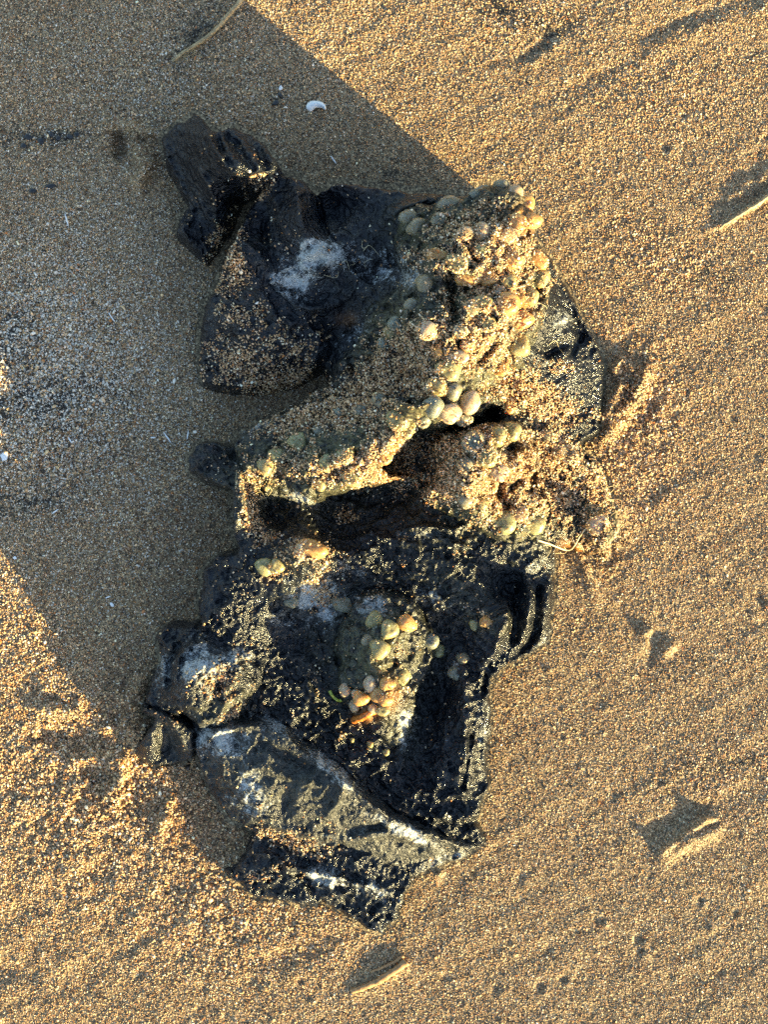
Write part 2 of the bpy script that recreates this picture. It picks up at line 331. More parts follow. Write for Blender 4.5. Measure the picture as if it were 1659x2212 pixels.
# ---- smooth black fin at the right ------------------------------------------------------------
layer('side_fin', [(1120, 500), (1168, 515), (1200, 560), (1228, 612), (1262, 672), (1296, 740), (1313, 790), (1308, 850), (1302, 905), (1270, 935), (1180, 900), (1090, 860), (1080, 700)],
      [(1130, 520, 34), (1170, 530, 24), (1170, 620, 40), (1210, 620, 24), (1140, 700, 45), (1200, 700, 33), (1250, 690, 20), (1280, 740, 16), (1180, 780, 30), (1240, 780, 24), (1295, 800, 12), (1120, 800, 38), (1180, 860, 26), (1250, 860, 17), (1290, 890, 10)],
      edge=12, warp=3, big=(1.0, 50), med=(3.0, 24), small=(1.0, 8), seed=400,
      ridges=[([(1165, 530, 3), (1205, 590, 3), (1250, 680, 3), (1290, 750, 3), (1300, 790, 2)], 9), ([(1225, 660, -2), (1260, 720, -5), (1240, 760, -5)], 9), ([(1150, 740, -3), (1190, 760, -6), (1230, 740, -3)], 11)])

# ---- right skirt of gritty membrane ------------------------------------------------------------
layer('gritty_skirt', [(1090, 830), (1180, 850), (1290, 880), (1302, 930), (1262, 960), (1295, 1000), (1325, 1050), (1340, 1110), (1338, 1150), (1305, 1192), (1268, 1204), (1225, 1180), (1160, 1175), (1080, 1100), (1060, 950)],
      [(1120, 870, 30), (1200, 890, 22), (1280, 910, 12), (1150, 960, 26), (1220, 980, 20), (1180, 1050, 17), (1240, 1060, 14), (1290, 1060, 12), (1320, 1110, 13), (1290, 1150, 17), (1250, 1130, 12), (1200, 1130, 13), (1270, 1185, 9)],
      edge=12, warp=6, big=(1.5, 40), med=(1.4, 18), small=(.8, 7), seed=500, lump=4, lumps=16,
      ridges=[([(1120, 930, 3), (1180, 950, 5), (1230, 980, 5), (1262, 1010, 4)], 10), ([(1270, 1100, 4), (1300, 1120, 6), (1310, 1160, 5)], 12), ([(1230, 1160, 3), (1255, 1190, 3)], 7)])

# ---- egg covered crest ---------------------------------------------------------------------
layer('egg_crest', [(860, 470), (900, 440), (980, 430), (1028, 392), (1074, 378), (1102, 400), (1146, 420), (1169, 460), (1162, 510), (1196, 560), (1200, 620), (1178, 700), (1140, 760), (1130, 820), (1165, 860), (1120, 900), (1060, 880),
       (1040, 900), (1000, 915), (900, 925), (860, 930), (800, 960), (740, 1000), (640, 950), (560, 930), (600, 890), (700, 830), (720, 780), (760, 740), (800, 660), (870, 600), (850, 540)],
      [(880, 480, 50), (940, 470, 58), (1040, 405, 58), (1080, 400, 60), (1130, 430, 60), (1155, 470, 55), (1000, 470, 66), (1060, 480, 69), (1110, 500, 66), (940, 550, 68), (1000, 560, 73), (1080, 560, 71), (1160, 580, 54),
       (920, 610, 64), (980, 640, 68), (1050, 650, 72), (1120, 660, 65), (1170, 680, 50), (860, 620, 50), (900, 700, 66), (960, 720, 70), (1040, 730, 68), (1100, 760, 56), (850, 700, 54), (800, 720, 44), (900, 790, 57), (970, 800, 68),
       (1020, 800, 62), (1080, 830, 42), (1120, 870, 34), (940, 860, 66), (1010, 880, 60), (860, 860, 56), (800, 850, 48), (740, 850, 36), (660, 900, 24), (600, 915, 16), (740, 930, 42), (820, 910, 54), (720, 790, 30)],
      edge=16, warp=7, big=(2.6, 45), med=(2.0, 20), small=(.8, 8), seed=600, lump=8, lumps=19,
      ridges=[([(880, 700, 3), (860, 660, 2), (800, 720, 3), (740, 790, 3)], 12), ([(980, 590, -10), (975, 640, -12), (985, 690, -8)], 11), ([(1010, 620, -5), (1060, 600, -8), (1075, 620, -6)], 9),
              ([(1140, 590, 3), (1165, 620, -8), (1170, 640, -6)], 9), ([(1040, 780, -7), (1070, 740, -8)], 9), ([(1000, 520, -4), (1030, 560, -7), (1060, 580, -4)], 7)])

# ---- gritty mat folded over the middle ------------------------------------------------------------
layer('gritty_mat', [(498, 935), (560, 905), (640, 870), (720, 850), (800, 850), (880, 860), (960, 870), (960, 905), (905, 930), (880, 958), (848, 985), (822, 1005), (842, 1022), (880, 1025), (898, 1036), (850, 1040), (800, 1052),
       (740, 1062), (700, 1072), (662, 1090), (640, 1075), (600, 1060), (560, 1045), (530, 1030), (512, 1010), (500, 975)],
      [(510, 950, 29), (520, 1000, 38), (560, 960, 34), (570, 1020, 36), (620, 930, 34), (640, 990, 42), (640, 1050, 37), (700, 920, 40), (720, 980, 48), (700, 1040, 44), (780, 880, 48), (790, 960, 54), (800, 1020, 47), (850, 900, 58), (850, 950, 57),
       (920, 885, 66), (870, 1025, 34), (930, 900, 60)],
      edge=15, warp=6, big=(2.0, 45), med=(2.0, 18), small=(.8, 8), seed=700, lump=6, lumps=20, sink=5, power=0.42, over=1.12)

# ---- rounded mound right of the middle ------------------------------------------------------------
layer('gritty_mound', [(930, 960), (960, 930), (1010, 925), (1060, 905), (1120, 900), (1150, 925), (1160, 975), (1165, 1010), (1150, 1060), (1185, 1075), (1195, 1120), (1200, 1155), (1160, 1175), (1100, 1172), (1060, 1163), (1010, 1140), (960, 1110),
       (920, 1090), (900, 1060), (930, 1040), (950, 1000)],
      [(960, 960, 44), (1000, 950, 52), (1060, 930, 54), (1110, 920, 46), (1010, 1010, 58), (1060, 990, 59), (1110, 980, 49), (1130, 1020, 44), (960, 1050, 42), (1020, 1070, 50), (1080, 1060, 42), (1120, 1070, 38), (1160, 1100, 30), (980, 1100, 36), (1050, 1130, 38),
       (1120, 1130, 34), (1180, 1150, 22), (930, 1070, 32)],
      edge=15, warp=6, big=(2.0, 40), med=(1.6, 18), small=(.8, 8), seed=800, lump=8, lumps=19, sink=5, power=0.42, over=1.12,
      ridges=[([(1112, 960, -12), (1110, 964, -12)], 8), ([(1088, 1030, -6), (1085, 1070, -10), (1100, 1100, -8)], 7), ([(1125, 1040, -7), (1110, 1055, -6)], 7)])

# ---- grey leathery slab low down ------------------------------------------------------------------
layer('grey_slab', [(412, 1600), (430, 1570), (500, 1552), (560, 1560), (620, 1580), (660, 1620), (720, 1660), (790, 1715), (860, 1770), (930, 1795), (990, 1815), (1040, 1832), (1000, 1858), (930, 1880), (890, 1900), (860, 1880), (790, 1860),
       (740, 1830), (690, 1850), (640, 1840), (560, 1810), (500, 1775), (450, 1718), (425, 1655)],
      [(440, 1600, 17), (500, 1570, 23), (560, 1585, 27), (620, 1610, 29), (680, 1650, 31), (740, 1700, 31), (800, 1745, 29), (860, 1790, 25), (930, 1815, 20), (1000, 1835, 12), (480, 1660, 21), (460, 1710, 13), (540, 1650, 25), (600, 1680, 26),
       (660, 1720, 27), (720, 1760, 25), (780, 1800, 21), (520, 1740, 19), (580, 1760, 19), (640, 1790, 17), (700, 1820, 15), (860, 1850, 15), (930, 1860, 11), (560, 1800, 13)],
      edge=12, warp=5, big=(2.2, 55), med=(4.6, 42), small=(1.0, 12), seed=900, sink=3,
      ridges=[([(520, 1560, 1), (600, 1575, 3), (650, 1615, 4), (700, 1650, 4), (750, 1695, 3), (810, 1745, 3), (900, 1790, 2), (1000, 1825, 2)], 8), ([(560, 1605, -2), (620, 1635, -4), (680, 1670, -2)], 12), ([(560, 1655, 1), (620, 1680, 2.5), (690, 1700, 2)], 9),
              ([(740, 1700, 2.5), (725, 1740, 3), (690, 1780, 2)], 8), ([(640, 1690, -2), (610, 1740, -2.5)], 14), ([(560, 1770, 2), (640, 1800, 2.5), (740, 1815, 2), (820, 1800, 2.5), (880, 1805, 1)], 9), ([(760, 1800, -2), (820, 1785, -3)], 8),
              ([(860, 1820, -2.5), (900, 1835, -2)], 9), ([(440, 1610, 2), (470, 1580, 3), (540, 1570, 3)], 7)])

# ---- knob at the left ---------------------------------------------------------------------------
layer('wrinkled_knob', [(330, 1375), (350, 1350), (420, 1352), (480, 1368), (540, 1390), (572, 1430), (566, 1480), (545, 1500), (520, 1550), (478, 1570), (430, 1575), (390, 1550), (340, 1545), (305, 1525), (318, 1470), (338, 1430)],
      [(345, 1390, 17), (360, 1440, 18), (330, 1500, 15), (330, 1530, 14), (400, 1390, 26), (470, 1390, 26), (540, 1420, 22), (400, 1450, 33), (450, 1430, 35), (500, 1450, 31), (540, 1470, 24), (400, 1510, 31), (450, 1500, 32), (450, 1545, 26), (500, 1530, 25), (380, 1540, 21)],
      edge=14, warp=5, big=(2.2, 40), med=(3.6, 22), small=(1.4, 8), seed=1000, lump=2, lumps=18,
      ridges=[([(378, 1470, 4), (385, 1420, 5), (410, 1393, 4), (450, 1385, 3)], 6), ([(362, 1480, -5), (365, 1430, -6), (385, 1395, -4)], 6), ([(520, 1500, 4), (490, 1515, 4), (470, 1550, 4), (430, 1560, 3)], 9),
              ([(440, 1450, -3), (470, 1480, -5)], 12), ([(470, 1370, 3), (500, 1375, 4)], 6), ([(500, 1400, 3), (520, 1450, 3), (500, 1480, 3)], 8)])
layer('small_lobe', [(305, 1520), (345, 1535), (385, 1555), (415, 1580), (420, 1620), (410, 1645), (370, 1655), (322, 1662), (295, 1642), (278, 1612), (308, 1592), (330, 1555), (300, 1540)],
      [(330, 1540, 15), (370, 1560, 17), (400, 1590, 17), (360, 1610, 10), (400, 1630, 11), (320, 1610, 9), (330, 1645, 7), (295, 1615, 7)],
      edge=10, warp=4, big=(.8, 40), med=(2.0, 16), small=(.9, 7), seed=1100,
      ridges=[([(320, 1530, 3), (360, 1545, 4), (385, 1580, 5), (395, 1620, 4)], 9), ([(350, 1580, -3), (350, 1620, -4)], 14)])

# ---- egg cluster root in the central pit -----------------------------------------------------------
layer('central_cluster', [(770, 1290), (800, 1272), (860, 1280), (910, 1310), (935, 1360), (942, 1420), (915, 1480), (900, 1540), (885, 1600), (850, 1625), (815, 1590), (770, 1560), (735, 1520), (718, 1480), (730, 1440), (716, 1400), (730, 1350)],
      [(790, 1300, 26), (850, 1310, 29), (900, 1350, 28), (760, 1350, 25), (810, 1360, 33), (860, 1370, 34), (920, 1400, 24), (740, 1400, 24), (800, 1420, 35), (850, 1430, 32), (740, 1480, 24), (790, 1490, 31), (840, 1500, 33), (880, 1480, 26), (780, 1540, 23), (820, 1550, 25), (870, 1570, 19), (850, 1610, 15)],
      edge=14, warp=6, big=(1.2, 30), med=(1.8, 15), small=(.8, 7), seed=1200, lump=5, lumps=18,
      ridges=[([(800, 1390, 2), (800, 1440, 4), (845, 1480, 5), (835, 1520, 4)], 11), ([(850, 1440, -5), (825, 1460, -5)], 9), ([(755, 1430, -4), (775, 1450, -4)], 12)])

def at(u, v, arr=None):
    """bilinear read of a grid array"""
    arr = COMP if arr is None else arr
    x = ((np.asarray(u, float) - gu[0]) / STEP).clip(0, NU - 1.001); y = ((np.asarray(v, float) - gv[0]) / STEP).clip(0, NV - 1.001)
    i = x.astype(int); j = y.astype(int); fx = x - i; fy = y - j
    return (arr[j, i] * (1 - fx) + arr[j, i + 1] * fx) * (1 - fy) + (arr[j + 1, i] * (1 - fx) + arr[j + 1, i + 1] * fx) * fy

def world(u, v, zmm, kz=None):
    """plan position + height -> metres; the plan was measured from above, so higher points stand further in"""
    z = np.asarray(zmm, float) * MM
    k = (CAM_H - (z if kz is None else np.asarray(kz, float) * MM)) / CAM_H
    return (np.asarray(u, float) - 829.5) * S * k, -(np.asarray(v, float) - 1106.0) * S * k, z

# ------------------------------------------------------------------ materials
def mat(name):
    m = bpy.data.materials.new(name); m.use_nodes = True
    return m, m.node_tree, m.node_tree.nodes['Principled BSDF']
def N(nt, t, **kw):
    n = nt.nodes.new(t)
    for k, v in kw.items(): setattr(n, k, v)
    return n
def ramp(nt, src, stops, interp='LINEAR'):
    r = N(nt, 'ShaderNodeValToRGB'); r.color_ramp.interpolation = interp
    e = r.color_ramp.elements
    while len(e) < len(stops): e.new(0.5)
    for i, (p, c) in enumerate(stops):
        e[i].position = p; e[i].color = (c[0], c[1], c[2], 1) if not isinstance(c, (int, float)) else (c, c, c, 1)
    nt.links.new(src, r.inputs[0]); return r.outputs[0]
def noise(nt, scale, detail=4, rough=.55, dist=0.0, vec=None):
    n = N(nt, 'ShaderNodeTexNoise'); n.inputs['Scale'].default_value = scale; n.inputs['Detail'].default_value = detail
    n.inputs['Roughness'].default_value = rough; n.inputs['Distortion'].default_value = dist
    if vec is not None: nt.links.new(vec, n.inputs['Vector'])
    return n.outputs[0]
def mixc(nt, f, a, b, mode='MIX'):
    m = N(nt, 'ShaderNodeMix', data_type='RGBA', blend_type=mode)
    for s, i in ((f, 0), (a, 6), (b, 7)):
        if isinstance(s, (int, float)): m.inputs[i].default_value = s
        elif isinstance(s, tuple): m.inputs[i].default_value = (*s, 1)
        else: nt.links.new(s, m.inputs[i])
    return m.outputs[2]
def mth(nt, op, a, b=None, clamp=False):
    m = N(nt, 'ShaderNodeMath', operation=op); m.use_clamp = clamp
    for s, i in ((a, 0), (b, 1)):
        if s is None: continue
        if isinstance(s, (int, float)): m.inputs[i].default_value = s
        else: nt.links.new(s, m.inputs[i])
    return m.outputs[0]
def bump(nt, h, strength, dist, normal=None):
    b = N(nt, 'ShaderNodeBump'); b.inputs['Strength'].default_value = strength; b.inputs['Distance'].default_value = dist
    nt.links.new(h, b.inputs['Height'])
    if normal is not None: nt.links.new(normal, b.inputs['Normal'])
    return b.outputs[0]

def make_hide():
    m, nt, P = mat('wet_black_hide')
    tc = N(nt, 'ShaderNodeTexCoord').outputs['Object']
    at_ = N(nt, 'ShaderNodeAttribute', attribute_name='paint')
    sep = N(nt, 'ShaderNodeSeparateColor'); nt.links.new(at_.outputs['Color'], sep.inputs[0])
    white, olive, grey = sep.outputs[0], sep.outputs[1], sep.outputs[2]
    orange = at_.outputs['Alpha']
    n1 = noise(nt, 260, 5, .6, .4, tc); n2 = noise(nt, 900, 4, .6, 1.5, tc); n3 = noise(nt, 60, 3, .5, 0, tc)
    black = ramp(nt, n1, [(.3, (.003, .004, .007)), (.55, (.007, .009, .013)), (.75, (.016, .018, .020))])
    # grey dried skin shows in patches
    gm = mth(nt, 'MULTIPLY', grey, ramp(nt, n1, [(.30, .35), (.6, 1.0)]))
    c = mixc(nt, gm, black, ramp(nt, n2, [(.35, (.022, .024, .022)), (.65, (.080, .080, .068))]))
    om = mth(nt, 'MULTIPLY', olive, ramp(nt, n1, [(.36, .05), (.58, 1.0)]))
    c = mixc(nt, om, c, ramp(nt, n2, [(.3, (.030, .036, .022)), (.55, (.110, .105, .055)), (.75, (.26, .21, .11))]))
    fib = noise(nt, 420, 6, .72, 3.2, tc)                 # matted fibres of the crust
    wv = mth(nt, 'ADD', mth(nt, 'MULTIPLY', white, 1.1), mth(nt, 'MULTIPLY', fib, 2.3))
    wv = mth(nt, 'ADD', wv, mth(nt, 'MULTIPLY', n1, 1.3))
    wm = ramp(nt, mth(nt, 'SUBTRACT', wv, 2.0, True), [(.22, 0.0), (.60, .95)])
    c = mixc(nt, wm, c, ramp(nt, fib, [(.35, (.16, .17, .17)), (.65, (.62, .64, .62))]))
    c = mixc(nt, mth(nt, 'MULTIPLY', orange, ramp(nt, n1, [(.35, .2), (.6, 1.0)])), c, (.42, .17, .035))
    nt.links.new(c, P.inputs['Base Color'])
    ro = mixc(nt, grey, ramp(nt, n3, [(.35, .12), (.7, .25)]), (.34, .34, .34))
    ro = mixc(nt, wm, ro, (.85, .85, .85)); ro = mixc(nt, mth(nt, 'MULTIPLY', olive, .7), ro, (.38, .38, .38))
    nt.links.new(ro, P.inputs['Roughness'])
    P.inputs['Specular IOR Level'].default_value = .38
    vor = N(nt, 'ShaderNodeTexVoronoi', feature='DISTANCE_TO_EDGE'); vor.inputs['Scale'].default_value = 230
    ds = N(nt, 'ShaderNodeMixRGB'); ds.inputs[0].default_value = .012
    nt.links.new(tc, ds.inputs[1]); nn = N(nt, 'ShaderNodeTexNoise'); nn.inputs['Scale'].default_value = 300; nt.links.new(tc, nn.inputs['Vector']); nt.links.new(nn.outputs['Color'], ds.inputs[2])
    nt.links.new(ds.outputs[0], vor.inputs['Vector'])
    cr = N(nt, 'ShaderNodeTexNoise'); cr.noise_type = 'RIDGED_MULTIFRACTAL'; cr.inputs['Scale'].default_value = 170; cr.inputs['Detail'].default_value = 4; cr.inputs['Distortion'].default_value = .9
    nt.links.new(tc, cr.inputs['Vector'])
    smoothness = ramp(nt, n3, [(.36, .35), (.6, 1.0)])
    b = bump(nt, n1, .9, .0022)
    b2 = N(nt, 'ShaderNodeBump'); b2.inputs['Distance'].default_value = .0028; nt.links.new(cr.outputs[0], b2.inputs['Height']); nt.links.new(b, b2.inputs['Normal']); nt.links.new(smoothness, b2.inputs['Strength'])
    b = bump(nt, vor.outputs['Distance'], .35, .0020, b2.outputs[0])
    mp = N(nt, 'ShaderNodeMapping'); mp.inputs['Rotation'].default_value = (0, 0, R(-52)); mp.inputs['Scale'].default_value = (1, .28, 1); nt.links.new(tc, mp.inputs[0])
    wr = noise(nt, 520, 3, .6, 1.2, mp.outputs[0])        # fine parallel wrinkles of the dried slab
    b3 = N(nt, 'ShaderNodeBump'); b3.inputs['Distance'].default_value = .0020; nt.links.new(wr, b3.inputs['Height']); nt.links.new(b, b3.inputs['Normal']); nt.links.new(grey, b3.inputs['Strength'])
    b = bump(nt, noise(nt, 560, 2, .5, 1.0, tc), .5, .0008, b3.outputs[0])
    nt.links.new(b, P.inputs['Normal'])
    return m
M_HIDE = make_hide()

def make_sand():
    m, nt, P = mat('damp_sand')
    tc = N(nt, 'ShaderNodeTexCoord').outputs['Object']
    v = N(nt, 'ShaderNodeTexVoronoi'); v.inputs['Scale'].default_value = 1100; nt.links.new(tc, v.inputs['Vector'])
    sp = N(nt, 'ShaderNodeSeparateColor'); nt.links.new(v.outputs['Color'], sp.inputs[0])
    c = ramp(nt, sp.outputs[0], [(0, (.04, .027, .014)), (.25, (.10, .069, .034)), (.55, (.18, .127, .064)), (.8, (.28, .20, .105)), (1, (.44, .34, .20))])
    nt.links.new(c, P.inputs['Base Color']); P.inputs['Roughness'].default_value = .75
    b = bump(nt, v.outputs['Distance'], .6, .0004); nt.links.new(b, P.inputs['Normal'])
    return m
M_SAND = make_sand()

def make_grain(name, attr_type='INSTANCER'):
    m, nt, P = mat(name)
    a = N(nt, 'ShaderNodeAttribute', attribute_name='gcol'); a.attribute_type = attr_type
    nt.links.new(a.outputs['Color'], P.inputs['Base Color']); P.inputs['Roughness'].default_value = .45
    P.inputs['Specular IOR Level'].default_value = .5
    return m
M_GRAIN = make_grain('sand_grain_mineral')

def make_jelly(name, c1, c2, rough=.16):
    m, nt, P = mat(name)
    tc = N(nt, 'ShaderNodeTexCoord').outputs['Object']
    oi = N(nt, 'ShaderNodeObjectInfo')
    off = N(nt, 'ShaderNodeVectorMath', operation='ADD'); nt.links.new(tc, off.inputs[0]); nt.links.new(oi.outputs['Location'], off.inputs[1])
    n1 = noise(nt, 1.6, 5, .65, .8, off.outputs[0]); n2 = noise(nt, 7, 4, .6, .5, off.outputs[0])
    c = ramp(nt, n1, [(.32, c2), (.62, c1)])
    c = mixc(nt, ramp(nt, n2, [(.50, 0.0), (.66, .8)]), c, (c2[0] * .50, c2[1] * .34, c2[2] * .20))
    c = mixc(nt, mth(nt, 'MULTIPLY', oi.outputs['Random'], .35), c, (.55, .36, .15))
    nt.links.new(c, P.inputs['Base Color'])
    P.inputs['Transmission Weight'].default_value = .38; P.inputs['IOR'].default_value = 1.36
    P.inputs['Subsurface Weight'].default_value = .7; P.inputs['Subsurface Radius'].default_value = (1.0, .7, .4); P.inputs['Subsurface Scale'].default_value = .004
    nt.links.new(ramp(nt, n2, [(.3, rough), (.7, rough + .25)]), P.inputs['Roughness'])
    b = bump(nt, n1, .5, .0006); b = bump(nt, n2, .5, .0002, b); nt.links.new(b, P.inputs['Normal'])
    return m
JELLY = [make_jelly('pale_green_jelly', (.50, .48, .26), (.22, .22, .10)), make_jelly('amber_jelly', (.80, .50, .20), (.48, .22, .06)),
         make_jelly('milky_jelly', (.74, .62, .46), (.48, .33, .20)), make_jelly('shaded_grey_jelly', (.34, .36, .30), (.14, .16, .12))]  # the grey one is darker: shade painted into the colour of shaded capsules

def simple(name, c1, c2, scale=200, rough=.6, bumpd=.0005, stretch=None):
    m, nt, P = mat(name)
    tc = N(nt, 'ShaderNodeTexCoord').outputs['Object']
    if stretch:
        mp = N(nt, 'ShaderNodeMapping'); mp.inputs['Scale'].default_value = stretch; nt.links.new(tc, mp.inputs[0]); tc = mp.outputs[0]
    n1 = noise(nt, scale, 5, .6, .3, tc)
    nt.links.new(ramp(nt, n1, [(.3, c1), (.7, c2)]), P.inputs['Base Color']); P.inputs['Roughness'].default_value = rough
    nt.links.new(bump(nt, n1, .7, bumpd), P.inputs['Normal'])
    return m
M_TWIG = simple('dry_stalk', (.20, .13, .06), (.48, .36, .18), 500, .6, .0006)
M_WOOD = simple('brown_wood', (.16, .08, .03), (.44, .25, .10), 350, .55, .0008)
M_SHELL = simple('white_shell', (.62, .63, .62), (.80, .80, .77), 300, .35, .0002)
M_DARK = simple('black_flake', (.008, .008, .009), (.03, .03, .03), 600, .4, .0004)
M_HAIR = simple('pale_fibre', (.45, .36, .2), (.7, .6, .38), 300, .5, .0001)
M_WEED = simple('green_weed', (.20, .24, .03), (.42, .46, .06), 500, .35, .0002)
M_RUST = simple('orange_tissue', (.30, .07, .012), (.62, .22, .04), 400, .35, .0008)

# ------------------------------------------------------------------ object helpers
def mesh_np(name, co, quads):
    me = bpy.data.meshes.new(name)
    me.vertices.add(len(co)); me.vertices.foreach_set('co', np.asarray(co, np.float32).ravel())
    n = len(quads); k = quads.shape[1]
    me.loops.add(n * k); me.loops.foreach_set('vertex_index', quads.astype(np.int32).ravel())
    me.polygons.add(n); me.polygons.foreach_set('loop_start', np.arange(0, n * k, k, dtype=np.int32))
    me.update(calc_edges=True); me.validate()
    return me
def link(name, me, m=None, parent=None, smooth_=True):
    o = bpy.data.objects.new(name, me); COL.objects.link(o)
    if m is not None and not me.materials: me.materials.append(m)
    if smooth_ and hasattr(me, 'polygons'): me.polygons.foreach_set('use_smooth', np.ones(len(me.polygons), bool))
    if parent is not None: o.parent = parent
    return o
def tag(o, label=None, cat=None, group=None, kind=None):
    for k, v in (('label', label), ('category', cat), ('group', group), ('kind', kind)):
        if v: o[k] = v
    return o
def empty(name, loc):
    o = bpy.data.objects.new(name, None); COL.objects.link(o); o.location = loc; o.empty_display_size = .01
    return o

# ------------------------------------------------------------------ the sand sheet
def build_sand():
    out = np.array([4, 10, 22, 45, 90, 180, 360, 720, 1440, 2900, 5600.])
    us = np.concatenate([gu[0] - out[::-1], gu, gu[-1] + out]); vs = np.concatenate([gv[0] - out[::-1], gv, gv[-1] + out])
    A, B = np.meshgrid(us, vs)
    Z = at(A.clip(gu[0], gu[-1]), B.clip(gv[0], gv[-1]), G)
    far = np.maximum(np.maximum(gu[0] - A, A - gu[-1]), np.maximum(gv[0] - B, B - gv[-1])).clip(0, None)
    Z = Z * np.exp(-far / 60.0)
    x, y, z = world(A, B, Z)
    co = np.stack([x, y, z], -1).reshape(-1, 3)
    nv, nu = A.shape; idx = np.arange(nv * nu).reshape(nv, nu)
    q = np.stack([idx[1:, :-1], idx[1:, 1:], idx[:-1, 1:], idx[:-1, :-1]], -1).reshape(-1, 4)
    o = link('sand', mesh_np('sand', co, q), M_SAND)
    tag(o, 'coarse brown beach sand, low sunlight across it and the long shadow of the lump', kind='structure')
build_sand()

# ------------------------------------------------------------------ paint (true surface colour) masks
WHITE = blobs(U, V, [(680, 560, 75, 45, -25, 1.0), (630, 605, 45, 35, 20, 1.0), (840, 585, 60, 35, 10, .8), (890, 600, 30, 40, 0, .6), (560, 915, 60, 14, -20, .7), (430, 1440, 50, 45, 0, .85), (350, 1440, 30, 45, 0, .5),
    (500, 1420, 50, 30, 0, .5), (480, 1600, 60, 40, 10, .75), (540, 1710, 45, 60, 0, .7), (620, 1590, 90, 18, 30, .7), (730, 1680, 110, 14, 40, .6), (860, 1790, 110, 14, 25, .75), (680, 1300, 60, 50, 0, .8), (620, 1340, 50, 30, 0, .5),
    (800, 1310, 40, 40, 0, .6), (930, 1290, 60, 30, 0, .5), (870, 1560, 25, 60, 0, .6), (650, 1075, 40, 12, 20, .8), (760, 1230, 60, 22, 20, .55), (1170, 1230, 50, 25, 0, .45), (1180, 1400, 30, 40, 0, .35), (1040, 1600, 22, 120, 0, .35),
    (700, 1890, 60, 25, 20, .75), (800, 1920, 80, 20, 20, .6), (960, 1855, 70, 14, -20, .6), (780, 1800, 80, 20, -5, .5), (760, 720, 50, 20, -40, .45), (1210, 690, 30, 25, 0, .5), (500, 700, 60, 30, 0, .25), (980, 1440, 20, 30, 0, .5), (900, 1150, 80, 16, 0, .4), (1150, 700, 30, 40, 0, .45), (830, 2010, 30, 12, 0, .5)])
WHITE = WHITE * (.80 + .9 * fbm(U, V, 26, 55, 4)) + .12 * fbm(U, V, 60, 56, 3)
WHITE = WHITE.clip(0, 1)
OLIVE = blobs(U, V, [(1040, 520, 160, 150, 0, 1.0), (1000, 720, 170, 170, 0, 1.0), (900, 490, 90, 60, 0, .9), (850, 700, 110, 60, -40, .8), (700, 980, 210, 110, -15, 1.0), (1040, 1030, 150, 140, 0, 1.0), (1130, 1130, 110, 60, 10, 1.0), (880, 900, 130, 60, 0, 1.0),
    (1290, 1110, 60, 80, 0, 1.0), (800, 1400, 110, 120, 0, .9), (970, 1260, 90, 45, 20, .6), (640, 1200, 70, 35, 0, .6), (650, 1290, 60, 40, 0, .3), (480, 1530, 60, 30, -20, .5), (590, 1100, 60, 30, 0, .4), (1190, 1040, 90, 90, 0, .6), (870, 1560, 40, 70, 0, .7),
    (560, 525, 25, 20, 0, .5), (1050, 1340, 60, 25, 20, .6), (550, 1700, 60, 60, 0, .3)])
GREY = blobs(U, V, [(660, 1700, 220, 80, 38, 1.0), (800, 1820, 200, 45, 10, 1.0), (500, 1630, 70, 60, 0, .6), (440, 1450, 80, 60, 0, .3), (1040, 1620, 30, 120, 0, .15), (1150, 1330, 40, 80, 0, .15), (960, 1170, 160, 40, 5, .15), (900, 1850, 120, 30, -10, .8), (820, 1400, 60, 60, 0, .2), (520, 1080, 25, 70, 0, .6), (360, 1600, 50, 60, 0, .5), (1050, 1750, 60, 40, 0, .4), (760, 1950, 90, 40, 10, .4), (620, 1900, 90, 30, 0, .3), (850, 1740, 110, 40, 20, .25)])
ORANGE = blobs(U, V, [(1130, 480, 30, 30, 0, .7), (1090, 500, 25, 30, 0, .6), (1120, 660, 30, 30, 0, .8), (1130, 1000, 30, 45, 0, .6), (1080, 1060, 25, 30, 0, .6), (580, 1232, 10, 14, 0, 1.0), (1245, 1195, 30, 20, 30, .9), (940, 850, 25, 16, 0, .6), (850, 960, 40, 26, -30, .5), (660, 1185, 24, 18, 0, .5), (790, 1545, 24, 14, -20, 1.0),
    (840, 1500, 25, 30, 0, .5), (640, 620, 1, 1, 0, 0), (760, 395, 70, 12, 8, .10), (900, 405, 60, 10, 8, .10), (1060, 930, 60, 20, 0, .3), (830, 1030, 30, 12, 0, .5), (750, 690, 20, 14, 0, .35)])

def build_layer(name, objname, parent, label=None, pm=(1, 1, 1, 1)):
    L = LAYERS[name]; sl = L['sl']; H = L['H']; keep = L['keep']
    x, y, z = world(U[sl], V[sl], H, L['kz'])
    x, y, z = x.copy(), y.copy(), z.copy()
    nv, nu = H.shape
    idx = np.full((nv, nu), -1); idx[keep] = np.arange(keep.sum())
    k4 = keep[1:, :-1] & keep[1:, 1:] & keep[:-1, 1:] & keep[:-1, :-1]
    q = np.stack([idx[1:, :-1], idx[1:, 1:], idx[:-1, 1:], idx[:-1, :-1]], -1)[k4]
    co = np.stack([x[keep], y[keep], z[keep]], -1) - np.array(parent.location)
    me = mesh_np(objname, co, q)
    ca = me.attributes.new('paint', 'FLOAT_COLOR', 'POINT')
    dat = np.stack([WHITE[sl][keep], OLIVE[sl][keep], GREY[sl][keep], ORANGE[sl][keep]], -1) * np.array(pm)
    dat = dat.astype(np.float32)
    ca.data.foreach_set('color', dat.ravel())
    o = link(objname, me, M_HIDE, parent)
    if label: o['label'] = label
    return o

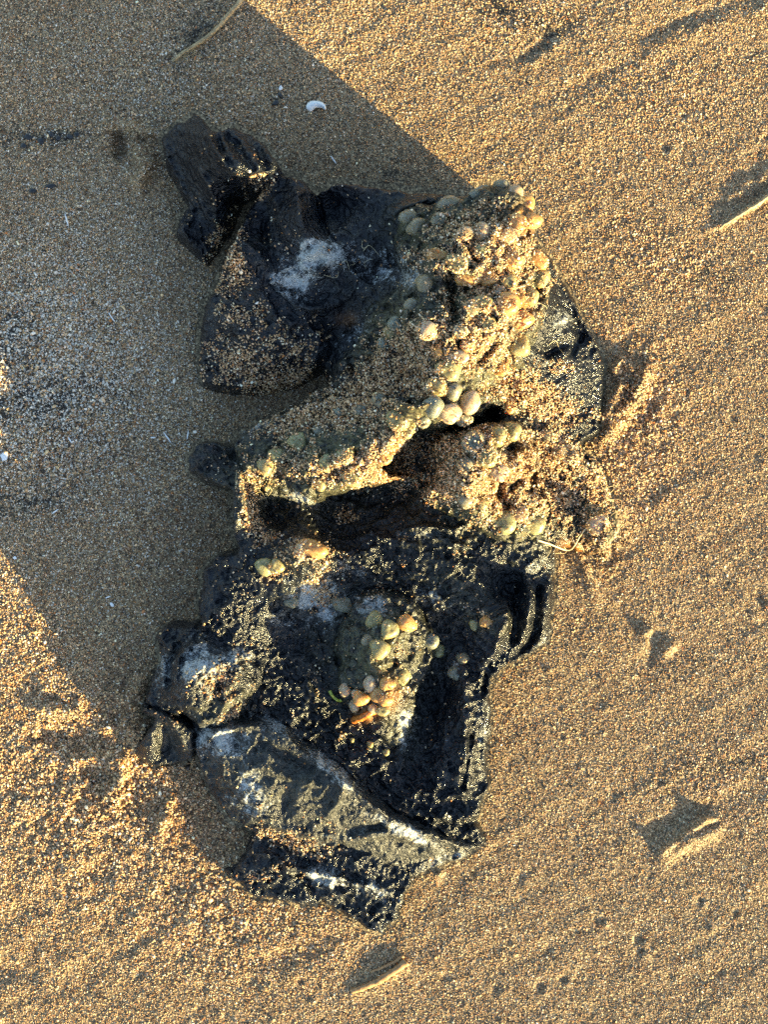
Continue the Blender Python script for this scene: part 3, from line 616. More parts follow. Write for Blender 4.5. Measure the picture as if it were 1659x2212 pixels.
LUMP = empty('leathery_lump', tuple(float(c) for c in world(830, 1150, 0)))
tag(LUMP, 'big black leathery washed-up lump crusted with sand and clusters of amber jelly egg capsules', 'beach debris')
build_layer('lower_body', 'lower_body', LUMP, pm=(1, .6, .5, 1))
build_layer('upper_body', 'upper_body', LUMP, pm=(1, .35, .5, 1))
build_layer('upper_lobe', 'corner_lobe', LUMP, 'glossy black folded lobe at the top left end')
build_layer('side_fin', 'side_fin', LUMP, 'smooth black fin with a straight edge', (1, .08, .5, .2))
build_layer('gritty_skirt', 'gritty_skirt', LUMP, 'olive skirt thick with sand')
build_layer('egg_crest', 'egg_crest', LUMP, 'olive crest packed with egg capsules and sand')
build_layer('gritty_mat', 'gritty_mat', LUMP, 'sand crusted mat folded over the middle')
build_layer('gritty_mound', 'gritty_mound', LUMP, 'rounded sand crusted mound')
build_layer('grey_slab', 'grey_slab', LUMP, 'dull grey wrinkled slab')
build_layer('wrinkled_knob', 'wrinkled_knob', LUMP, 'white veined wrinkled knob')
build_layer('small_lobe', 'small_lobe', LUMP)
build_layer('central_cluster', 'cluster_root', LUMP, 'olive root of the egg cluster in the central pit')

# ------------------------------------------------------------------ egg capsules
def capsule_mesh(name, m, seed, ring):
    bm = bmesh.new(); bmesh.ops.create_icosphere(bm, subdivisions=3, radius=1.0)
    r = random.Random(seed)
    ph = [r.uniform(0, 6.28) for _ in range(6)]
    for v in bm.verts:
        p = v.co.copy()
        s = 1 + .07 * math.sin(3 * p.x + ph[0]) + .06 * math.sin(3.3 * p.y + ph[1]) + .05 * math.sin(4 * p.z + ph[2] + p.x) + .025 * math.sin(9 * p.x + ph[3]) * math.sin(8 * p.y + ph[4])
        s *= 1 + .10 * math.sin(2.1 * p.x + 1.7 * p.y + ph[5]) * math.sin(2.6 * p.y - 1.3 * p.x + ph[1]) + .03 * math.sin(13 * p.y + ph[2]) * math.sin(11 * p.x + ph[0])
        if ring and p.z > 0:                                # collapsed cap with a raised rim
            q = math.hypot(p.x - .1, p.y)
            s *= 1 - .30 * math.exp(-(q / .38) ** 2) + .05 * math.exp(-((q - .55) / .14) ** 2)
        v.co = p * s
    me = bpy.data.meshes.new(name); bm.to_mesh(me); bm.free(); me.materials.append(m)
    me.polygons.foreach_set('use_smooth', np.ones(len(me.polygons), bool))
    return me
CAPS = {k: [capsule_mesh('egg_capsule', JELLY[k], 10 * k + j, j == 2) for j in range(3)] for k in range(4)}
# u, v, radius, kind (0 green, 1 amber, 2 milky, 3 grey with shade painted in), stretch, angle, lift
CAPG = None
caps = [(948, 551, 19, 1, 1.35, 10, .6), (918, 612, 24, 3, 1, 0, .5), (987, 569, 21, 0, 1.25, 20, .35), (1108, 562, 23, 1, 1, 0, .55), (1085, 400, 21, 3, 1, 0, .4), (1050, 402, 20, 3, 1.2, -30, .3), (1030, 420, 17, 3, 1, 0, .2), (1112, 415, 23, 2, 1.2, 20, .3),
    (1140, 436, 20, 1, 1, 0, .3), (1150, 475, 20, 1, 1, 0, .3), (1118, 482, 23, 1, 1.15, -30, .5), (1095, 510, 22, 2, 1.3, -20, .35), (1160, 560, 22, 1, 1.2, 40, .3), (1168, 600, 20, 0, 1, 0, .3), (1098, 655, 23, 1, 1.1, 0, .45), (1130, 690, 23, 1, 1, 0, .4), (1078, 630, 18, 2, 1, 0, .2),
    (1020, 662, 20, 3, 1, 0, .35), (1045, 655, 18, 0, 1, 0, .2), (922, 714, 20, 2, 1.25, 15, .55), (860, 700, 21, 3, 1, 0, .3), (830, 742, 18, 3, 1, 0, .3), (845, 718, 19, 0, 1, 0, .2), (967, 800, 24, 0, 1.15, 10, .45), (945, 835, 23, 0, 1, 0, .4), (978, 845, 22, 3, 1, 0, .35), (985, 775, 20, 2, 1.3, 5, .3),
    (1014, 868, 25, 2, 1, 0, .6), (937, 876, 22, 3, 1, 0, .55), (970, 893, 23, 2, 1, 0, .6), (1002, 903, 20, 3, 1, 0, .3), (915, 905, 19, 3, 1, 0, .3), (780, 885, 19, 3, 1, 0, .3), (862, 905, 25, 0, 1, 0, .4), (880, 925, 20, 0, 1, 0, .3), (640, 955, 21, 0, 1, 0, .25), (595, 985, 19, 0, 1, 0, .25), (570, 1008, 20, 0, 1, 0, .2),
    (700, 1000, 19, 0, 1, 0, .2), (745, 985, 20, 0, 1, 0, .2), (1078, 940, 22, 0, 1, 0, .3), (1025, 955, 24, 3, 1, 0, .35), (1055, 985, 23, 0, 1, 0, .3), (1010, 1005, 22, 3, 1, 0, .25), (1078, 1020, 22, 2, 1, 0, .3), (1108, 930, 18, 0, 1, 0, .25), (1040, 1090, 22, 0, 1, 0, .2), (1090, 1130, 25, 0, 1.2, 0, .25),
    (1125, 1110, 19, 2, 1.2, 0, .3), (1155, 1135, 20, 0, 1.3, 0, .2), (1292, 1132, 26, 2, 1, 0, .35), (1183, 945, 19, 3, 1.2, 30, .3), (1235, 985, 20, 3, 1.3, 60, .3), (1210, 975, 17, 3, 1, 0, .2), (885, 470, 24, 3, 1, 0, .25), (900, 490, 20, 3, 1.3, -40, .3), (950, 475, 18, 3, 1, 0, .2), (975, 440, 22, 3, 1.3, 0, .2),
    (570, 1224, 21, 0, 1, 0, .45), (596, 1222, 19, 0, 1, 70, .4), (672, 1188, 26, 1, 1.3, 10, .4), (650, 1195, 19, 2, 1, 0, .3), (628, 1300, 15, 3, 1, 0, .3), (740, 1305, 22, 3, 1.2, 30, .1), (808, 1340, 18, 0, 1.25, -50, .6), (841, 1362, 22, 0, 1.1, -60, .6), (881, 1347, 21, 1, 1.15, 20, .7), (818, 1402, 24, 0, 1.1, 30, .5),
    (795, 1385, 18, 3, 1, 0, .3), (868, 1465, 18, 0, 1.4, -60, .4), (745, 1490, 15, 2, 1, 0, .5), (768, 1498, 13, 2, 1, 0, .5), (781, 1508, 20, 1, 1, 0, .7), (766, 1524, 15, 2, 1, 0, .4), (818, 1500, 17, 1, 1.2, 0, .4), (835, 1512, 16, 1, 1, 0, .4), (806, 1530, 12, 2, 1.2, 20, .5), (826, 1535, 15, 0, 1.2, -20, .5), (838, 1478, 17, 1, 1, 0, .3), (800, 1478, 18, 2, 1, 0, .3),
    (930, 1385, 18, 3, 1, 0, .4), (945, 1405, 15, 0, 1, 0, .3), (1000, 1425, 17, 3, 1, 0, .2), (985, 1455, 20, 3, 1, 0, .2), (800, 1608, 8, 0, 1, 0, .5), (760, 1600, 7, 0, 1, 0, .5), (833, 1625, 8, 0, 1, 0, .5), (1052, 1345, 16, 1, 1, 0, .2), (1025, 1350, 15, 0, 1, 0, .2), (1100, 880, 17, 1, 1, 0, .3), (1010, 1080, 20, 3, 1, 0, .1),
    (690, 1045, 18, 0, 1, 0, .15), (830, 985, 18, 1, 1, 0, .2), (760, 1030, 20, 0, 1, 0, .15), (1040, 500, 20, 2, 1, 0, .2), (1005, 505, 18, 2, 1, 0, .2), (1010, 600, 19, 1, 1.3, 20, .2), (1060, 590, 22, 1, 1.5, -15, .2), (1100, 610, 18, 0, 1, 0, .2), (1145, 640, 17, 0, 1, 0, .2), (1040, 540, 18, 0, 1, 0, .2),
    (1055, 700, 18, 0, 1, 0, .2), (1125, 745, 20, 0, 1.2, 70, .2), (1010, 745, 16, 1, 1, 0, .2), (1085, 795, 16, 1, 1, 0, .2), (995, 715, 17, 3, 1, 0, .1), (950, 760, 17, 1, 1, 0, .2), (890, 660, 17, 3, 1, 0, .2), (690, 930, 16, 3, 1, 0, .15), (730, 890, 15, 3, 1, 0, .15), (820, 860, 16, 3, 1, 0, .15)]
CAPH = COMP.copy()                     # surface with the capsules on it
CAPM = np.zeros(COMP.shape)
for n_, (u, v, r, kd, st, an, lift) in enumerate(caps):
    base = float(COMP[max(0, int((v - gv[0]) / STEP)) - 3: int((v - gv[0]) / STEP) + 4, int((u - gu[0]) / STEP) - 3: int((u - gu[0]) / STEP) + 4].mean())
    rm = r * S / MM                                     # radius in mm
    zc = base + rm * (lift * 1.0 - .36 if lift < .45 else lift - .28)
    x, y, z = world(u, v, zc, max(zc, float(at(u, v, KZ)) ))
    o = bpy.data.objects.new('egg_capsule', CAPS[kd][n_ % 3]); COL.objects.link(o); o.parent = LUMP
    o.location = Vector((float(x), float(y), float(z))) - LUMP.location
    o.rotation_euler = (random.uniform(-.25, .25), random.uniform(-.25, .25), R(-an) + random.uniform(-.15, .15))
    rr = r * S * random.uniform(.80, .98)
    o.scale = (rr * st * random.uniform(.95, 1.08), rr * random.uniform(.92, 1.05), rr * random.uniform(.8, .98))
    sl = (slice(int((v - 40 - gv[0]) / STEP), int((v + 40 - gv[0]) / STEP)), slice(int((u - 40 - gu[0]) / STEP), int((u + 40 - gu[0]) / STEP)))
    c_, s_ = math.cos(R(an)), math.sin(R(an))
    xx = ((U[sl] - u) * c_ + (V[sl] - v) * s_) / (r * st); yy = (-(U[sl] - u) * s_ + (V[sl] - v) * c_) / r
    q = 1 - xx * xx - yy * yy
    hh = np.where(q > 0, zc + rm * .9 * np.sqrt(q.clip(0, 1)), -99)
    clean = random.choice([1.0, 1.0, .9, .7]) if lift > .4 else random.choice([1.0, .9, .6, .3])
    CAPM[sl] = np.where(hh > CAPH[sl], ((q - .30) * 2.2).clip(0, 1) * clean, CAPM[sl])
    CAPH[sl] = np.maximum(CAPH[sl], hh)

# ------------------------------------------------------------------ grains
def grain_group():
    """node group: every vertex of the mesh becomes one faceted mineral grain"""
    ng = bpy.data.node_groups.new('grains', 'GeometryNodeTree')
    ng.interface.new_socket('Geometry', in_out='INPUT', socket_type='NodeSocketGeometry')
    ng.interface.new_socket('Geometry', in_out='OUTPUT', socket_type='NodeSocketGeometry')
    nd = ng.nodes; ln = ng.links.new
    gi = nd.new('NodeGroupInput'); go = nd.new('NodeGroupOutput')
    g2i = nd.new('GeometryNodeGeometryToInstance')
    for k, sc in enumerate([(1, .8, .6), (1, .95, .5), (1.25, .7, .55), (.85, .9, .75), (1.1, .6, .45)]):
        ico = nd.new('GeometryNodeMeshIcoSphere'); ico.inputs['Radius'].default_value = .5; ico.inputs['Subdivisions'].default_value = 1
        sp = nd.new('GeometryNodeSetPosition')
        rv = nd.new('FunctionNodeRandomValue'); rv.data_type = 'FLOAT_VECTOR'
        rv.inputs['Min'].default_value = (-.13,) * 3; rv.inputs['Max'].default_value = (.13,) * 3
        rv.inputs['Seed'].default_value = k
        ln(ico.outputs['Mesh'], sp.inputs['Geometry']); ln(rv.outputs[0], sp.inputs['Offset'])
        tr = nd.new('GeometryNodeTransform'); tr.inputs['Scale'].default_value = sc; ln(sp.outputs[0], tr.inputs[0])
        sm = nd.new('GeometryNodeSetMaterial'); sm.inputs['Material'].default_value = M_GRAIN; ln(tr.outputs[0], sm.inputs[0])
        ln(sm.outputs[0], g2i.inputs[0])
    def na(name, t):
        a = nd.new('GeometryNodeInputNamedAttribute'); a.data_type = t; a.inputs['Name'].default_value = name
        return [s for s in a.outputs if s.enabled and s.name == 'Attribute'][0]
    iop = nd.new('GeometryNodeInstanceOnPoints')
    ln(gi.outputs[0], iop.inputs['Points']); ln(g2i.outputs[0], iop.inputs['Instance'])
    iop.inputs['Pick Instance'].default_value = True
    ln(na('pick', 'INT'), iop.inputs['Instance Index'])
    e2r = nd.new('FunctionNodeEulerToRotation'); ln(na('rot', 'FLOAT_VECTOR'), e2r.inputs[0]); ln(e2r.outputs[0], iop.inputs['Rotation'])
    ln(na('size', 'FLOAT'), iop.inputs['Scale'])
    ln(iop.outputs[0], go.inputs[0])
    return ng
NG = grain_group()

PAL = np.array([(.42, .305, .165), (.22, .14, .07), (.64, .50, .31), (.85, .78, .62), (.070, .048, .032), (.020, .018, .016), (.30, .28, .25), (.42, .19, .060), (.16, .10, .055), (.82, .80, .74)])
PW = np.array([.31, .18, .22, .06, .06, .025, .05, .035, .07, .008])
PWG = np.array([.34, .12, .26, .11, .02, .008, .03, .05, .04, .02])        # grit stuck on the lump is paler
def grains(name, u, v, z, size, weights, parent=None, dark=None, label=None, tilt=3.1, kz=None, pale=None, brown=None):
    n = len(u)
    x, y, zz = world(u, v, z, kz)
    co = np.stack([x, y, zz], -1)
    if parent is not None: co = co - np.array(parent.location)
    me = bpy.data.meshes.new(name); me.vertices.add(n); me.vertices.foreach_set('co', co.astype(np.float32).ravel())
    a = me.attributes.new('size', 'FLOAT', 'POINT'); a.data.foreach_set('value', (size * MM).astype(np.float32))
    a = me.attributes.new('rot', 'FLOAT_VECTOR', 'POINT'); a.data.foreach_set('vector', rng.uniform(-tilt, tilt, (n, 3)).astype(np.float32).ravel())
    a = me.attributes.new('pick', 'INT', 'POINT'); a.data.foreach_set('value', rng.integers(0, 5, n).astype(np.int32))
    k = rng.choice(len(PAL), n, p=weights / weights.sum())
    c = PAL[k] * rng.uniform(.75, 1.2, (n, 1)) * rng.uniform(.95, 1.05, (n, 3))
    if dark is not None:
        m = rng.uniform(0, 1, n) < dark
        c[m] = np.array([.014, .013, .013]) * rng.uniform(.5, 2.2, (m.sum(), 1))
    c = c * np.array([1.09, .92, .78])
    if brown is not None:
        m = rng.uniform(0, 1, n) < brown
        c[m] = np.array([(.25, .14, .07)]) * rng.uniform(.4, 1.3, (m.sum(), 1))
    if pale is not None:
        m = rng.uniform(0, 1, n) < pale
        c[m] = np.array([(.66, .60, .50)]) * rng.uniform(.45, 1.25, (m.sum(), 1))
    c = np.concatenate([c.clip(0, .9), np.ones((n, 1))], 1)
    a = me.attributes.new('gcol', 'FLOAT_COLOR', 'POINT'); a.data.foreach_set('color', c.astype(np.float32).ravel())
    o = bpy.data.objects.new(name, me); COL.objects.link(o)
    me.materials.append(M_GRAIN)
    md = o.modifiers.new('grains', 'NODES'); md.node_group = NG
    if parent is not None: o.parent = parent
    o['kind'] = 'stuff'
    if label: o['label'] = label
    return o

def sand_grains():
    n = 900000
    u = rng.uniform(-110, 1770, n); v = rng.uniform(-110, 2322, n)
    body = at(u, v, COMP - G)
    ok = body < 1.5
    u, v = u[ok], v[ok]; n = len(u)
    coarse = blobs(u, v, [(60, 820, 300, 260, 0, .9), (300, 200, 300, 160, 0, .3), (260, 1700, 330, 240, 20, 1.0), (60, 1450, 140, 220, 0, .7), (450, 1960, 260, 120, 15, .8), (1430, 560, 130, 60, 30, .6), (1430, 200, 120, 90, 0, .35), (1370, 930, 100, 170, 0, .9), (1120, 30, 110, 60, 0, .5), (1560, 1660, 170, 40, -10, .4), (300, 1100, 200, 300, 0, .35)])
    size = np.exp(rng.normal(0, .30, n)) * (.57 + .60 * coarse)
    big = rng.uniform(0, 1, n) < .012
    size = np.where(big, size * 1.8, size)
    z = at(u, v, G) + size * rng.uniform(-.20, .32, n)
    heap = blobs(u, v, [(1355, 870, 50, 90, 30, 1.0), (1300, 1200, 50, 50, 0, .7), (300, 345, 36, 46, 0, .5), (290, 1550, 50, 70, 0, .6), (240, 1700, 150, 90, 20, .5)]) * np.maximum(0, fbm(u, v, 12, 320, 2) * 1.5)
    z = z + heap * 5.0 * rng.uniform(0, 1, n)
    dk = blobs(u, v, [(20, 300, 60, 30, 0, .5), (120, 295, 60, 18, 0, .7), (90, 870, 150, 46, -8, .65), (20, 720, 70, 80, 0, .45), (60, 1080, 110, 36, 0, .6), (160, 960, 160, 80, 0, .25), (1090, 20, 80, 25, 20, .45), (1190, 75, 60, 28, -40, .5), (1140, 130, 34, 16, -20, .3), (430, 70, 75, 40, -50, .55), (1540, 595, 60, 22, 20, .3),
        (1370, 850, 30, 60, 0, .15), (600, 210, 10, 16, 0, .5), (850, 375, 45, 12, 0, .6), (1560, 1650, 120, 24, -10, .25), (330, 1400, 100, 100, 0, .04)])
    dk = dk * (0.5 + 1.3 * (fbm(u, v, 14, 77, 2) > 0.0)) + .015
    br = blobs(u, v, [(300, 345, 36, 50, 0, .8), (262, 310, 26, 30, 0, .8), (600, 870, 130, 30, 0, .6), (430, 1130, 90, 80, 0, .7), (390, 1270, 70, 120, 0, .7), (270, 1480, 60, 90, 0, .6), (380, 620, 60, 160, 0, .4), (450, 1780, 90, 90, 0, .5), (230, 1100, 200, 200, 0, .25), (700, 350, 200, 30, 0, .3)])
    pl = blobs(u, v, [(120, 750, 380, 420, 0, .45), (300, 150, 400, 200, 0, .20), (300, 1250, 220, 200, 0, .10)])
    tag(grains('sand_grains', u, v, z, size, PW, dark=dk, pale=pl, brown=br), 'loose coarse sand grains, tan, brown, white and black, lying all over the beach', kind='stuff')
sand_grains()

def body_grit():
    n = 420000
    u = rng.uniform(270, 1350, n); v = rng.uniform(225, 2035, n)
    body = at(u, v, COMP - G); ok = body > 1.2
    u, v = u[ok], v[ok]; n = len(u)
    d = at(u, v, GRIT); cm = at(u, v, CAPM)
    pat = .5 + .5 * fbm(u, v, 17, 44, 3) * 1.7
    pat2 = .5 + .5 * fbm(u, v, 6, 45, 2)
    want = d * 1.25 - (1 - pat) * .75 - (1 - pat2) * .25 + .12 * (d > .3)
    want = np.where(d > .02, want + d * .35, 0) * (1 - .95 * cm)
    keep = (rng.uniform(0, 1, n) < want * .9) | (rng.uniform(0, 1, n) < .004 + .010 * d)
    u, v = u[keep], v[keep]; n = len(u)
    size = np.exp(rng.normal(0, .28, n)) * .92
    # thick crust builds up in heaps
    thick = (at(u, v, GRIT) - .55).clip(0, 1) * 3.2 * (.4 + np.maximum(0, fbm(u, v, 10, 66, 2)) * 1.6)
    z = at(u, v, CAPH) + size * .15 + thick * rng.uniform(0, 1, n) * (1 - at(u, v, CAPM))
    grains('sand_crust', u, v, z, size, PWG, parent=LUMP, kz=np.maximum(at(u, v, KZ), z), label='tan sand grains stuck over the lump')
    return n
print('grit', body_grit())

# ------------------------------------------------------------------ small things
def tube(name, pts, r0, r1, m, parent=None, seg=7, wob=.12, seed=0, flat=1.0):
    """bent tapered tube through world points"""
    r = random.Random(seed); P = [Vector(p) for p in pts]
    bm = bmesh.new(); rings = []
    for i, p in enumerate(P):
        t = (P[min(i + 1, len(P) - 1)] - P[max(i - 1, 0)]).normalized()
        s = t.cross(Vector((0, 0, 1)));  s = s.normalized() if s.length > 1e-4 else Vector((1, 0, 0)); n = s.cross(t)
        rad = r0 + (r1 - r0) * i / (len(P) - 1)
        rings.append([bm.verts.new(p + (s * math.cos(a) + n * math.sin(a) * flat) * rad * (1 + r.uniform(-wob, wob))) for a in [2 * math.pi * k / seg for k in range(seg)]])
    for a, b in zip(rings, rings[1:]):
        for k in range(seg): bm.faces.new((a[k], a[(k + 1) % seg], b[(k + 1) % seg], b[k]))
    bm.faces.new(rings[0][::-1]); bm.faces.new(rings[-1])
    bmesh.ops.recalc_face_normals(bm, faces=bm.faces)
    me = bpy.data.meshes.new(name); bm.to_mesh(me); bm.free()
    return link(name, me, m, parent)
def path(uvz, n=24, jit=0.0, seed=0):
    r = random.Random(seed); out = []
    k = len(uvz)
    for i in range(n):
        t = i / (n - 1) * (k - 1); j = min(int(t), k - 2); f = t - j
        g = [uvz[max(j - 1, 0)], uvz[j], uvz[j + 1], uvz[min(j + 2, k - 1)]]
        c = [0.5 * (2 * g[1][d] + (g[2][d] - g[0][d]) * f + (2 * g[0][d] - 5 * g[1][d] + 4 * g[2][d] - g[3][d]) * f * f + (3 * g[1][d] - g[0][d] - 3 * g[2][d] + g[3][d]) * f ** 3) for d in range(3)]
        u, v = c[0] + r.uniform(-jit, jit), c[1] + r.uniform(-jit, jit)
        zz = float(at(u, v)) + c[2]
        out.append(tuple(float(q) for q in world(u, v, zz, max(zz, float(at(u, v, KZ))))))
    return out

def shard(name, u, v, length, width, ang, m, seed, lift=.5, thick=.35, curl=.12):
    """a broken flake with an irregular outline, a little domed"""
    r = random.Random(seed); bm = bmesh.new()
    n = 14; top = []; bot = []
    for k in range(n):
        a = 2 * math.pi * k / n
        q = 1 + r.uniform(-.16, .16)
        x, y = math.cos(a) * length * .5 * q, math.sin(a) * width * .5 * q
        top.append((x, y))
    ca, sa = math.cos(R(-ang)), math.sin(R(-ang))
    X, Y, Z0 = [float(q) for q in world(u, v, float(at(u, v)) + lift)]
    def P(x, y, z): return (X + (x * ca - y * sa) * MM, Y + (x * sa + y * ca) * MM, Z0 + z * MM)
    def ring(f, dz): return [bm.verts.new(P(x * f, y * f, dz - curl * (abs(x) / (length * .5)) ** 2 * f)) for x, y in top]
    r0 = ring(1, 0); r1 = ring(.96, thick * .7); r2 = ring(.55, thick); r3 = ring(.9, -thick * .5)
    c = bm.verts.new(P(0, 0, thick * 1.1)); cb = bm.verts.new(P(0, 0, -thick * .5))
    for A, B in ((r3, r0), (r0, r1), (r1, r2)):
        for k in range(n): bm.faces.new((A[k], A[(k + 1) % n], B[(k + 1) % n], B[k]))
    for k in range(n): bm.faces.new((r2[k], r2[(k + 1) % n], c)); bm.faces.new((r3[(k + 1) % n], r3[k], cb))
    me = bpy.data.meshes.new(name); bm.to_mesh(me); bm.free()
    return link(name, me, m, None, False)

# long dry stalk at the top, in the shade
t = empty('dry_stalk', tuple(float(q) for q in world(450, 80, 0)))
tag(t, 'thin bent straw-coloured stalk with frayed roots, in the shade at the top edge', 'stalk')
def kid(o, par):
    o.parent = par; o.matrix_parent_inverse = Matrix.Translation(-par.location); return o
kid(tube('stem', path([(560, -70, 3), (520, 0, 3.4), (497, 28, 3.2), (458, 72, 2.2), (420, 98, 1.4), (398, 112, .9), (372, 132, .4)], 34, .6, 1), 1.5 * MM, .9 * MM, M_TWIG, None, 8, .15, 1), t)
for k in range(12):
    u = random.uniform(378, 425); v = 132 - (u - 372) * .65
    kid(tube('rootlet', path([(u, v, .6), (u + random.uniform(-14, 14), v + random.uniform(2, 16), 1.2), (u + random.uniform(-22, 24), v + random.uniform(6, 26), .5)], 8, .6, k), .25 * MM, .1 * MM, M_TWIG, None, 5, .1, k), t)
for k in range(6):
    pass
# wood chip at the bottom
t = empty('wood_chip', tuple(float(q) for q in world(820, 2110, 0)))
tag(t, 'splintered brown wood sliver half buried in lit sand below the lump', 'wood sliver')
kid(tube('splinter', path([(758, 2142, .2), (790, 2132, .5), (830, 2112, .8), (862, 2090, .9), (878, 2078, .7)], 22, .8, 3), 1.3 * MM, 2.4 * MM, M_WOOD, None, 9, .22, 3, .6), t)
kid(tube('splinter', path([(800, 2100, .3), (840, 2084, 1.4), (872, 2064, 1.4)], 12, .8, 4), .5 * MM, 1.0 * MM, M_WOOD, None, 7, .2, 4, .6), t)
# straw at the right edge
t = empty('sandy_straw', tuple(float(q) for q in world(1620, 450, 0)))
tag(t, 'pale sand-coated straw sticking up at the right edge with its own shadow', 'straw')
kid(tube('stem', path([(1555, 492, .0), (1590, 470, .8), (1625, 448, 1.6), (1665, 422, 2.0), (1760, 365, 2)], 30, .9, 5), .5 * MM, 1.1 * MM, M_TWIG, None, 8, .25, 5), t)
# shells
def crescent_shell():
    """curved white shell fragment"""
    bm = bmesh.new(); n = 22; outer = []; inner = []
    X, Y, Z0 = [float(q) for q in world(683, 229, float(at(683, 229)) + 1.0)]
    r = random.Random(4)
    # outline measured about the middle, in mm (x right, y up)
    top = [(-5.4, -1.6), (-5.5, .2), (-4.6, 1.6), (-2.9, 2.6), (-.8, 2.8), (1.4, 2.6), (3.4, 1.9), (4.9, .5), (5.4, -1.4), (4.9, -2.3)]
    low = [(-4.0, -2.9), (-3.3, -3.1), (-2.2, -2.9), (-1.4, -1.8), (-.4, -1.1), (.8, -.9), (2.2, -1.1), (3.4, -1.3), (4.2, -1.9), (4.6, -2.2)]
    rows = 5; grid = []
    for a, b in zip(top, low):
        line = []
        for j in range(rows):
            f = j / (rows - 1); x = a[0] + (b[0] - a[0]) * f; y = a[1] + (b[1] - a[1]) * f
            line.append((x, y, 1.5 * math.sin(math.pi * (f * .8 + .1)) + .15 * r.uniform(-1, 1)))
        grid.append(line)
    tv = [[bm.verts.new((X + p[0] * MM, Y + p[1] * MM, Z0 + p[2] * MM)) for p in l] for l in grid]
    bv = [[bm.verts.new((X + p[0] * MM, Y + p[1] * MM, Z0 + (p[2] - .5) * MM)) for p in l] for l in grid]
    for i in range(len(grid) - 1):
        for j in range(rows - 1):
            bm.faces.new((tv[i][j], tv[i][j + 1], tv[i + 1][j + 1], tv[i + 1][j])); bm.faces.new((bv[i][j], bv[i + 1][j], bv[i + 1][j + 1], bv[i][j + 1]))
    ed = [(i, 0) for i in range(len(grid))] + [(len(grid) - 1, j) for j in range(1, rows)] + [(i, rows - 1) for i in range(len(grid) - 2, -1, -1)] + [(0, j) for j in range(rows - 2, 0, -1)]
    for k in range(len(ed)):
        a, b = ed[k], ed[(k + 1) % len(ed)]
        bm.faces.new((tv[a[0]][a[1]], tv[b[0]][b[1]], bv[b[0]][b[1]], bv[a[0]][a[1]]))
    bmesh.ops.recalc_face_normals(bm, faces=bm.faces)
    me = bpy.data.meshes.new('shell_fragment'); bm.to_mesh(me); bm.free()
    o = link('shell_fragment', me, M_SHELL)
    tag(o, 'largest white crescent-shaped shell fragment, lying in the shade above the lump', 'shell fragment')
crescent_shell()
tag(shard('shell_chip', 606, 190, 1.9, 2.8, 20, M_SHELL, 2, .7), 'small white oval shell chip beside black flakes, left of the crescent shell', 'shell chip')
tag(shard('shell_chip', 8, 985, 4.2, 5.0, 10, M_SHELL, 3, .6), 'flat white shell chip at the left edge of the picture', 'shell chip')
tag(shard('shell_chip', 31, 1205, 2.0, 1.6, 30, M_SHELL, 5, .6), 'tiny round white shell chip in the shade just above the sunlit corner at left', 'shell chip')
tag(shard('shell_chip', 241, 1306, 2.6, 1.8, 50, M_SHELL, 6, .6), 'white wedge-shaped shell chip in the shade midway between left edge and lump', 'shell chip')
for k, (u, v, a, L) in enumerate([(143, 475, 75, 7), (240, 685, 55, 6), (361, 945, 55, 7), (405, 940, -80, 5), (150, 950, 60, 4), (118, 1105, -35, 4.5), (330, 945, 0, 3), (420, 362, 55, 5), (232, 1290, -20, 3), (800, 1000, 20, 0)]):
    if not L: continue
    lab = ['white needle-like sliver in the shade left of the upper lobe, the topmost one', 'slanting white sliver in the shade between left edge and upper lobe', 'longest white sliver, just left of the black tip of the gritty mat', 'upright pale sliver touching the sand beside the black tip of the mat', 'thin grey sliver among dark grit at left, above the tiny chips',
           'pale sliver leaning to the right, in the shade near the left edge', 'short white sliver left of the longest one', 'pale sliver on the sand just above the upper lobe of the lump', 'short pale sliver just above the wedge-shaped chip'][k]
    if k == 7: u, v = 720, 345
    if k == 7: lab = 'pale sliver on shaded sand above the black upper body'
    tag(shard('shell_sliver', u, v, L, .8, a, M_SHELL, 20 + k, .7, .3, .05), lab, 'shell sliver', 'white shell slivers scattered on the shaded sand')
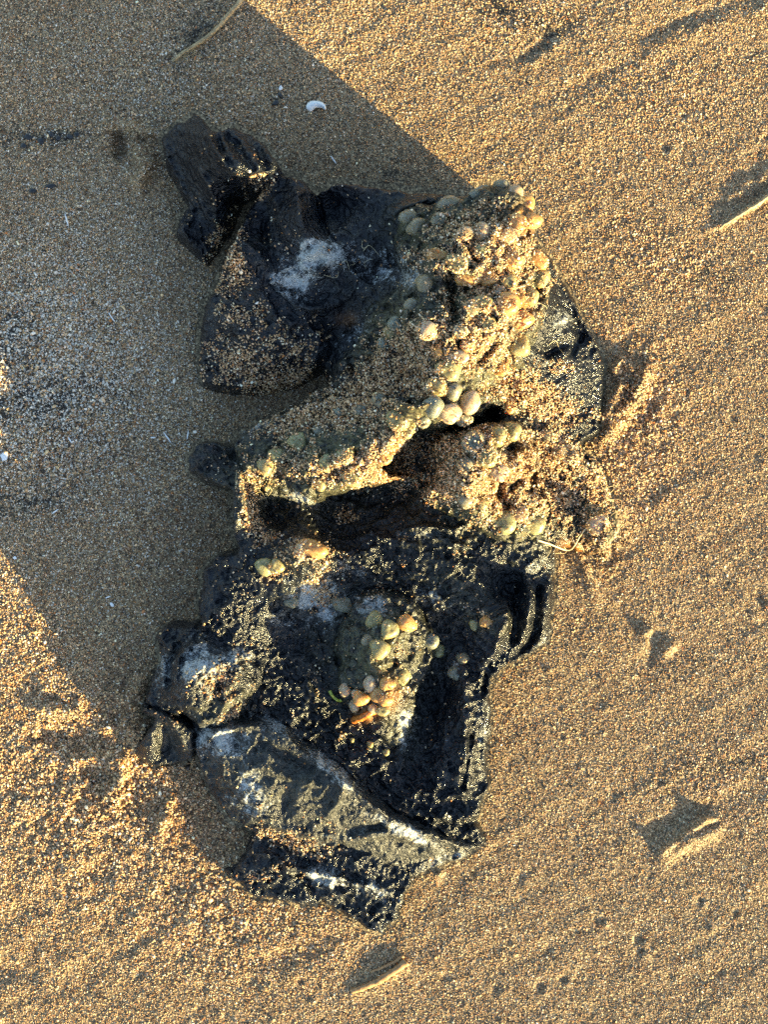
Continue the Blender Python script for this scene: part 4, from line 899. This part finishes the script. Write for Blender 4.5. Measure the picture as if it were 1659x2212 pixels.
for k, (u, v, L, W, a) in enumerate([(60, 296, 5, 3, 10), (88, 305, 4, 3, 60), (50, 315, 3.5, 3, 0), (110, 290, 3.5, 2.5, 30), (125, 298, 3, 2.5, 30), (150, 295, 4, 2.5, 20), (165, 290, 3, 2.5, 0), (108, 402, 6, 2.4, -10), (70, 412, 4, 2.6, 5), (595, 222, 4, 2.5, -30), (605, 205, 3, 2, 30)]):
    lab = ['dark flake in the black scatter at the left, its largest', 'dark flake in the black scatter at the left, just right of its largest', 'dark flake just below the largest of the left scatter', 'dark flake in the gap between the two black scatters at left', 'first dark flake of the right-hand black scatter at left',
           'middle dark flake of the right-hand black scatter at left', 'last dark flake on the right of the black scatter at left', 'long black flake lying alone in the shade left of the lump', 'roundish black flake left of the long lone flake', 'black flake below the small oval shell chip', 'little black flake touching the small oval shell chip'][k]
    tag(shard('dark_flake', u, v, L, W, a, M_DARK, 40 + k, .5, .7, .2), lab, 'dark flake', 'black flakes lying on the sand')

# fibres, weed and torn tissue on the lump
for k in range(46):
    zone = [(1300, 1120, 40, 60), (1200, 1170, 60, 14), (860, 950, 40, 50), (760, 560, 40, 30), (1130, 700, 60, 60), (560, 1050, 60, 30), (820, 1480, 70, 80), (960, 830, 70, 40)][k % 8]
    u = zone[0] + random.uniform(-1, 1) * zone[2]; v = zone[1] + random.uniform(-1, 1) * zone[3]
    a = random.uniform(0, 6.28); L = random.uniform(14, 38)
    pts = [(u, v, .3), (u + math.cos(a) * L * .5, v + math.sin(a) * L * .5, random.uniform(.8, 2.0)), (u + math.cos(a + 1.0) * L, v + math.sin(a + 1.0) * L, random.uniform(.5, 1.6))]
    o = tube('fibre', path(pts, 10, .3, k), .16 * MM, .07 * MM, M_HAIR, None, 4, .1, k)
    kid(o, LUMP)
o = kid(tube('torn_strand', path([(1160, 1165, .6), (1200, 1180, 2.5), (1232, 1188, 3), (1256, 1155, 1.5), (1268, 1140, 1)], 18, .6, 9), .5 * MM, .25 * MM, M_HAIR, None, 6, .2, 9), LUMP)
o = kid(tube('weed_leaf', path([(712, 1492, 2.5), (718, 1503, 3), (728, 1512, 3), (736, 1514, 2.5)], 12, 0, 9), .9 * MM, .8 * MM, M_WEED, None, 8, .08, 9, .5), LUMP)
o['label'] = 'bright yellow-green scrap of weed'
o = kid(tube('torn_tissue', path([(762, 1556, 1.5), (780, 1550, 2.8), (800, 1540, 2.5), (812, 1532, 1.5)], 14, 1.2, 9), 2.0 * MM, 1.6 * MM, M_RUST, None, 9, .3, 9), LUMP)
o['label'] = 'bright orange scrap of tissue'
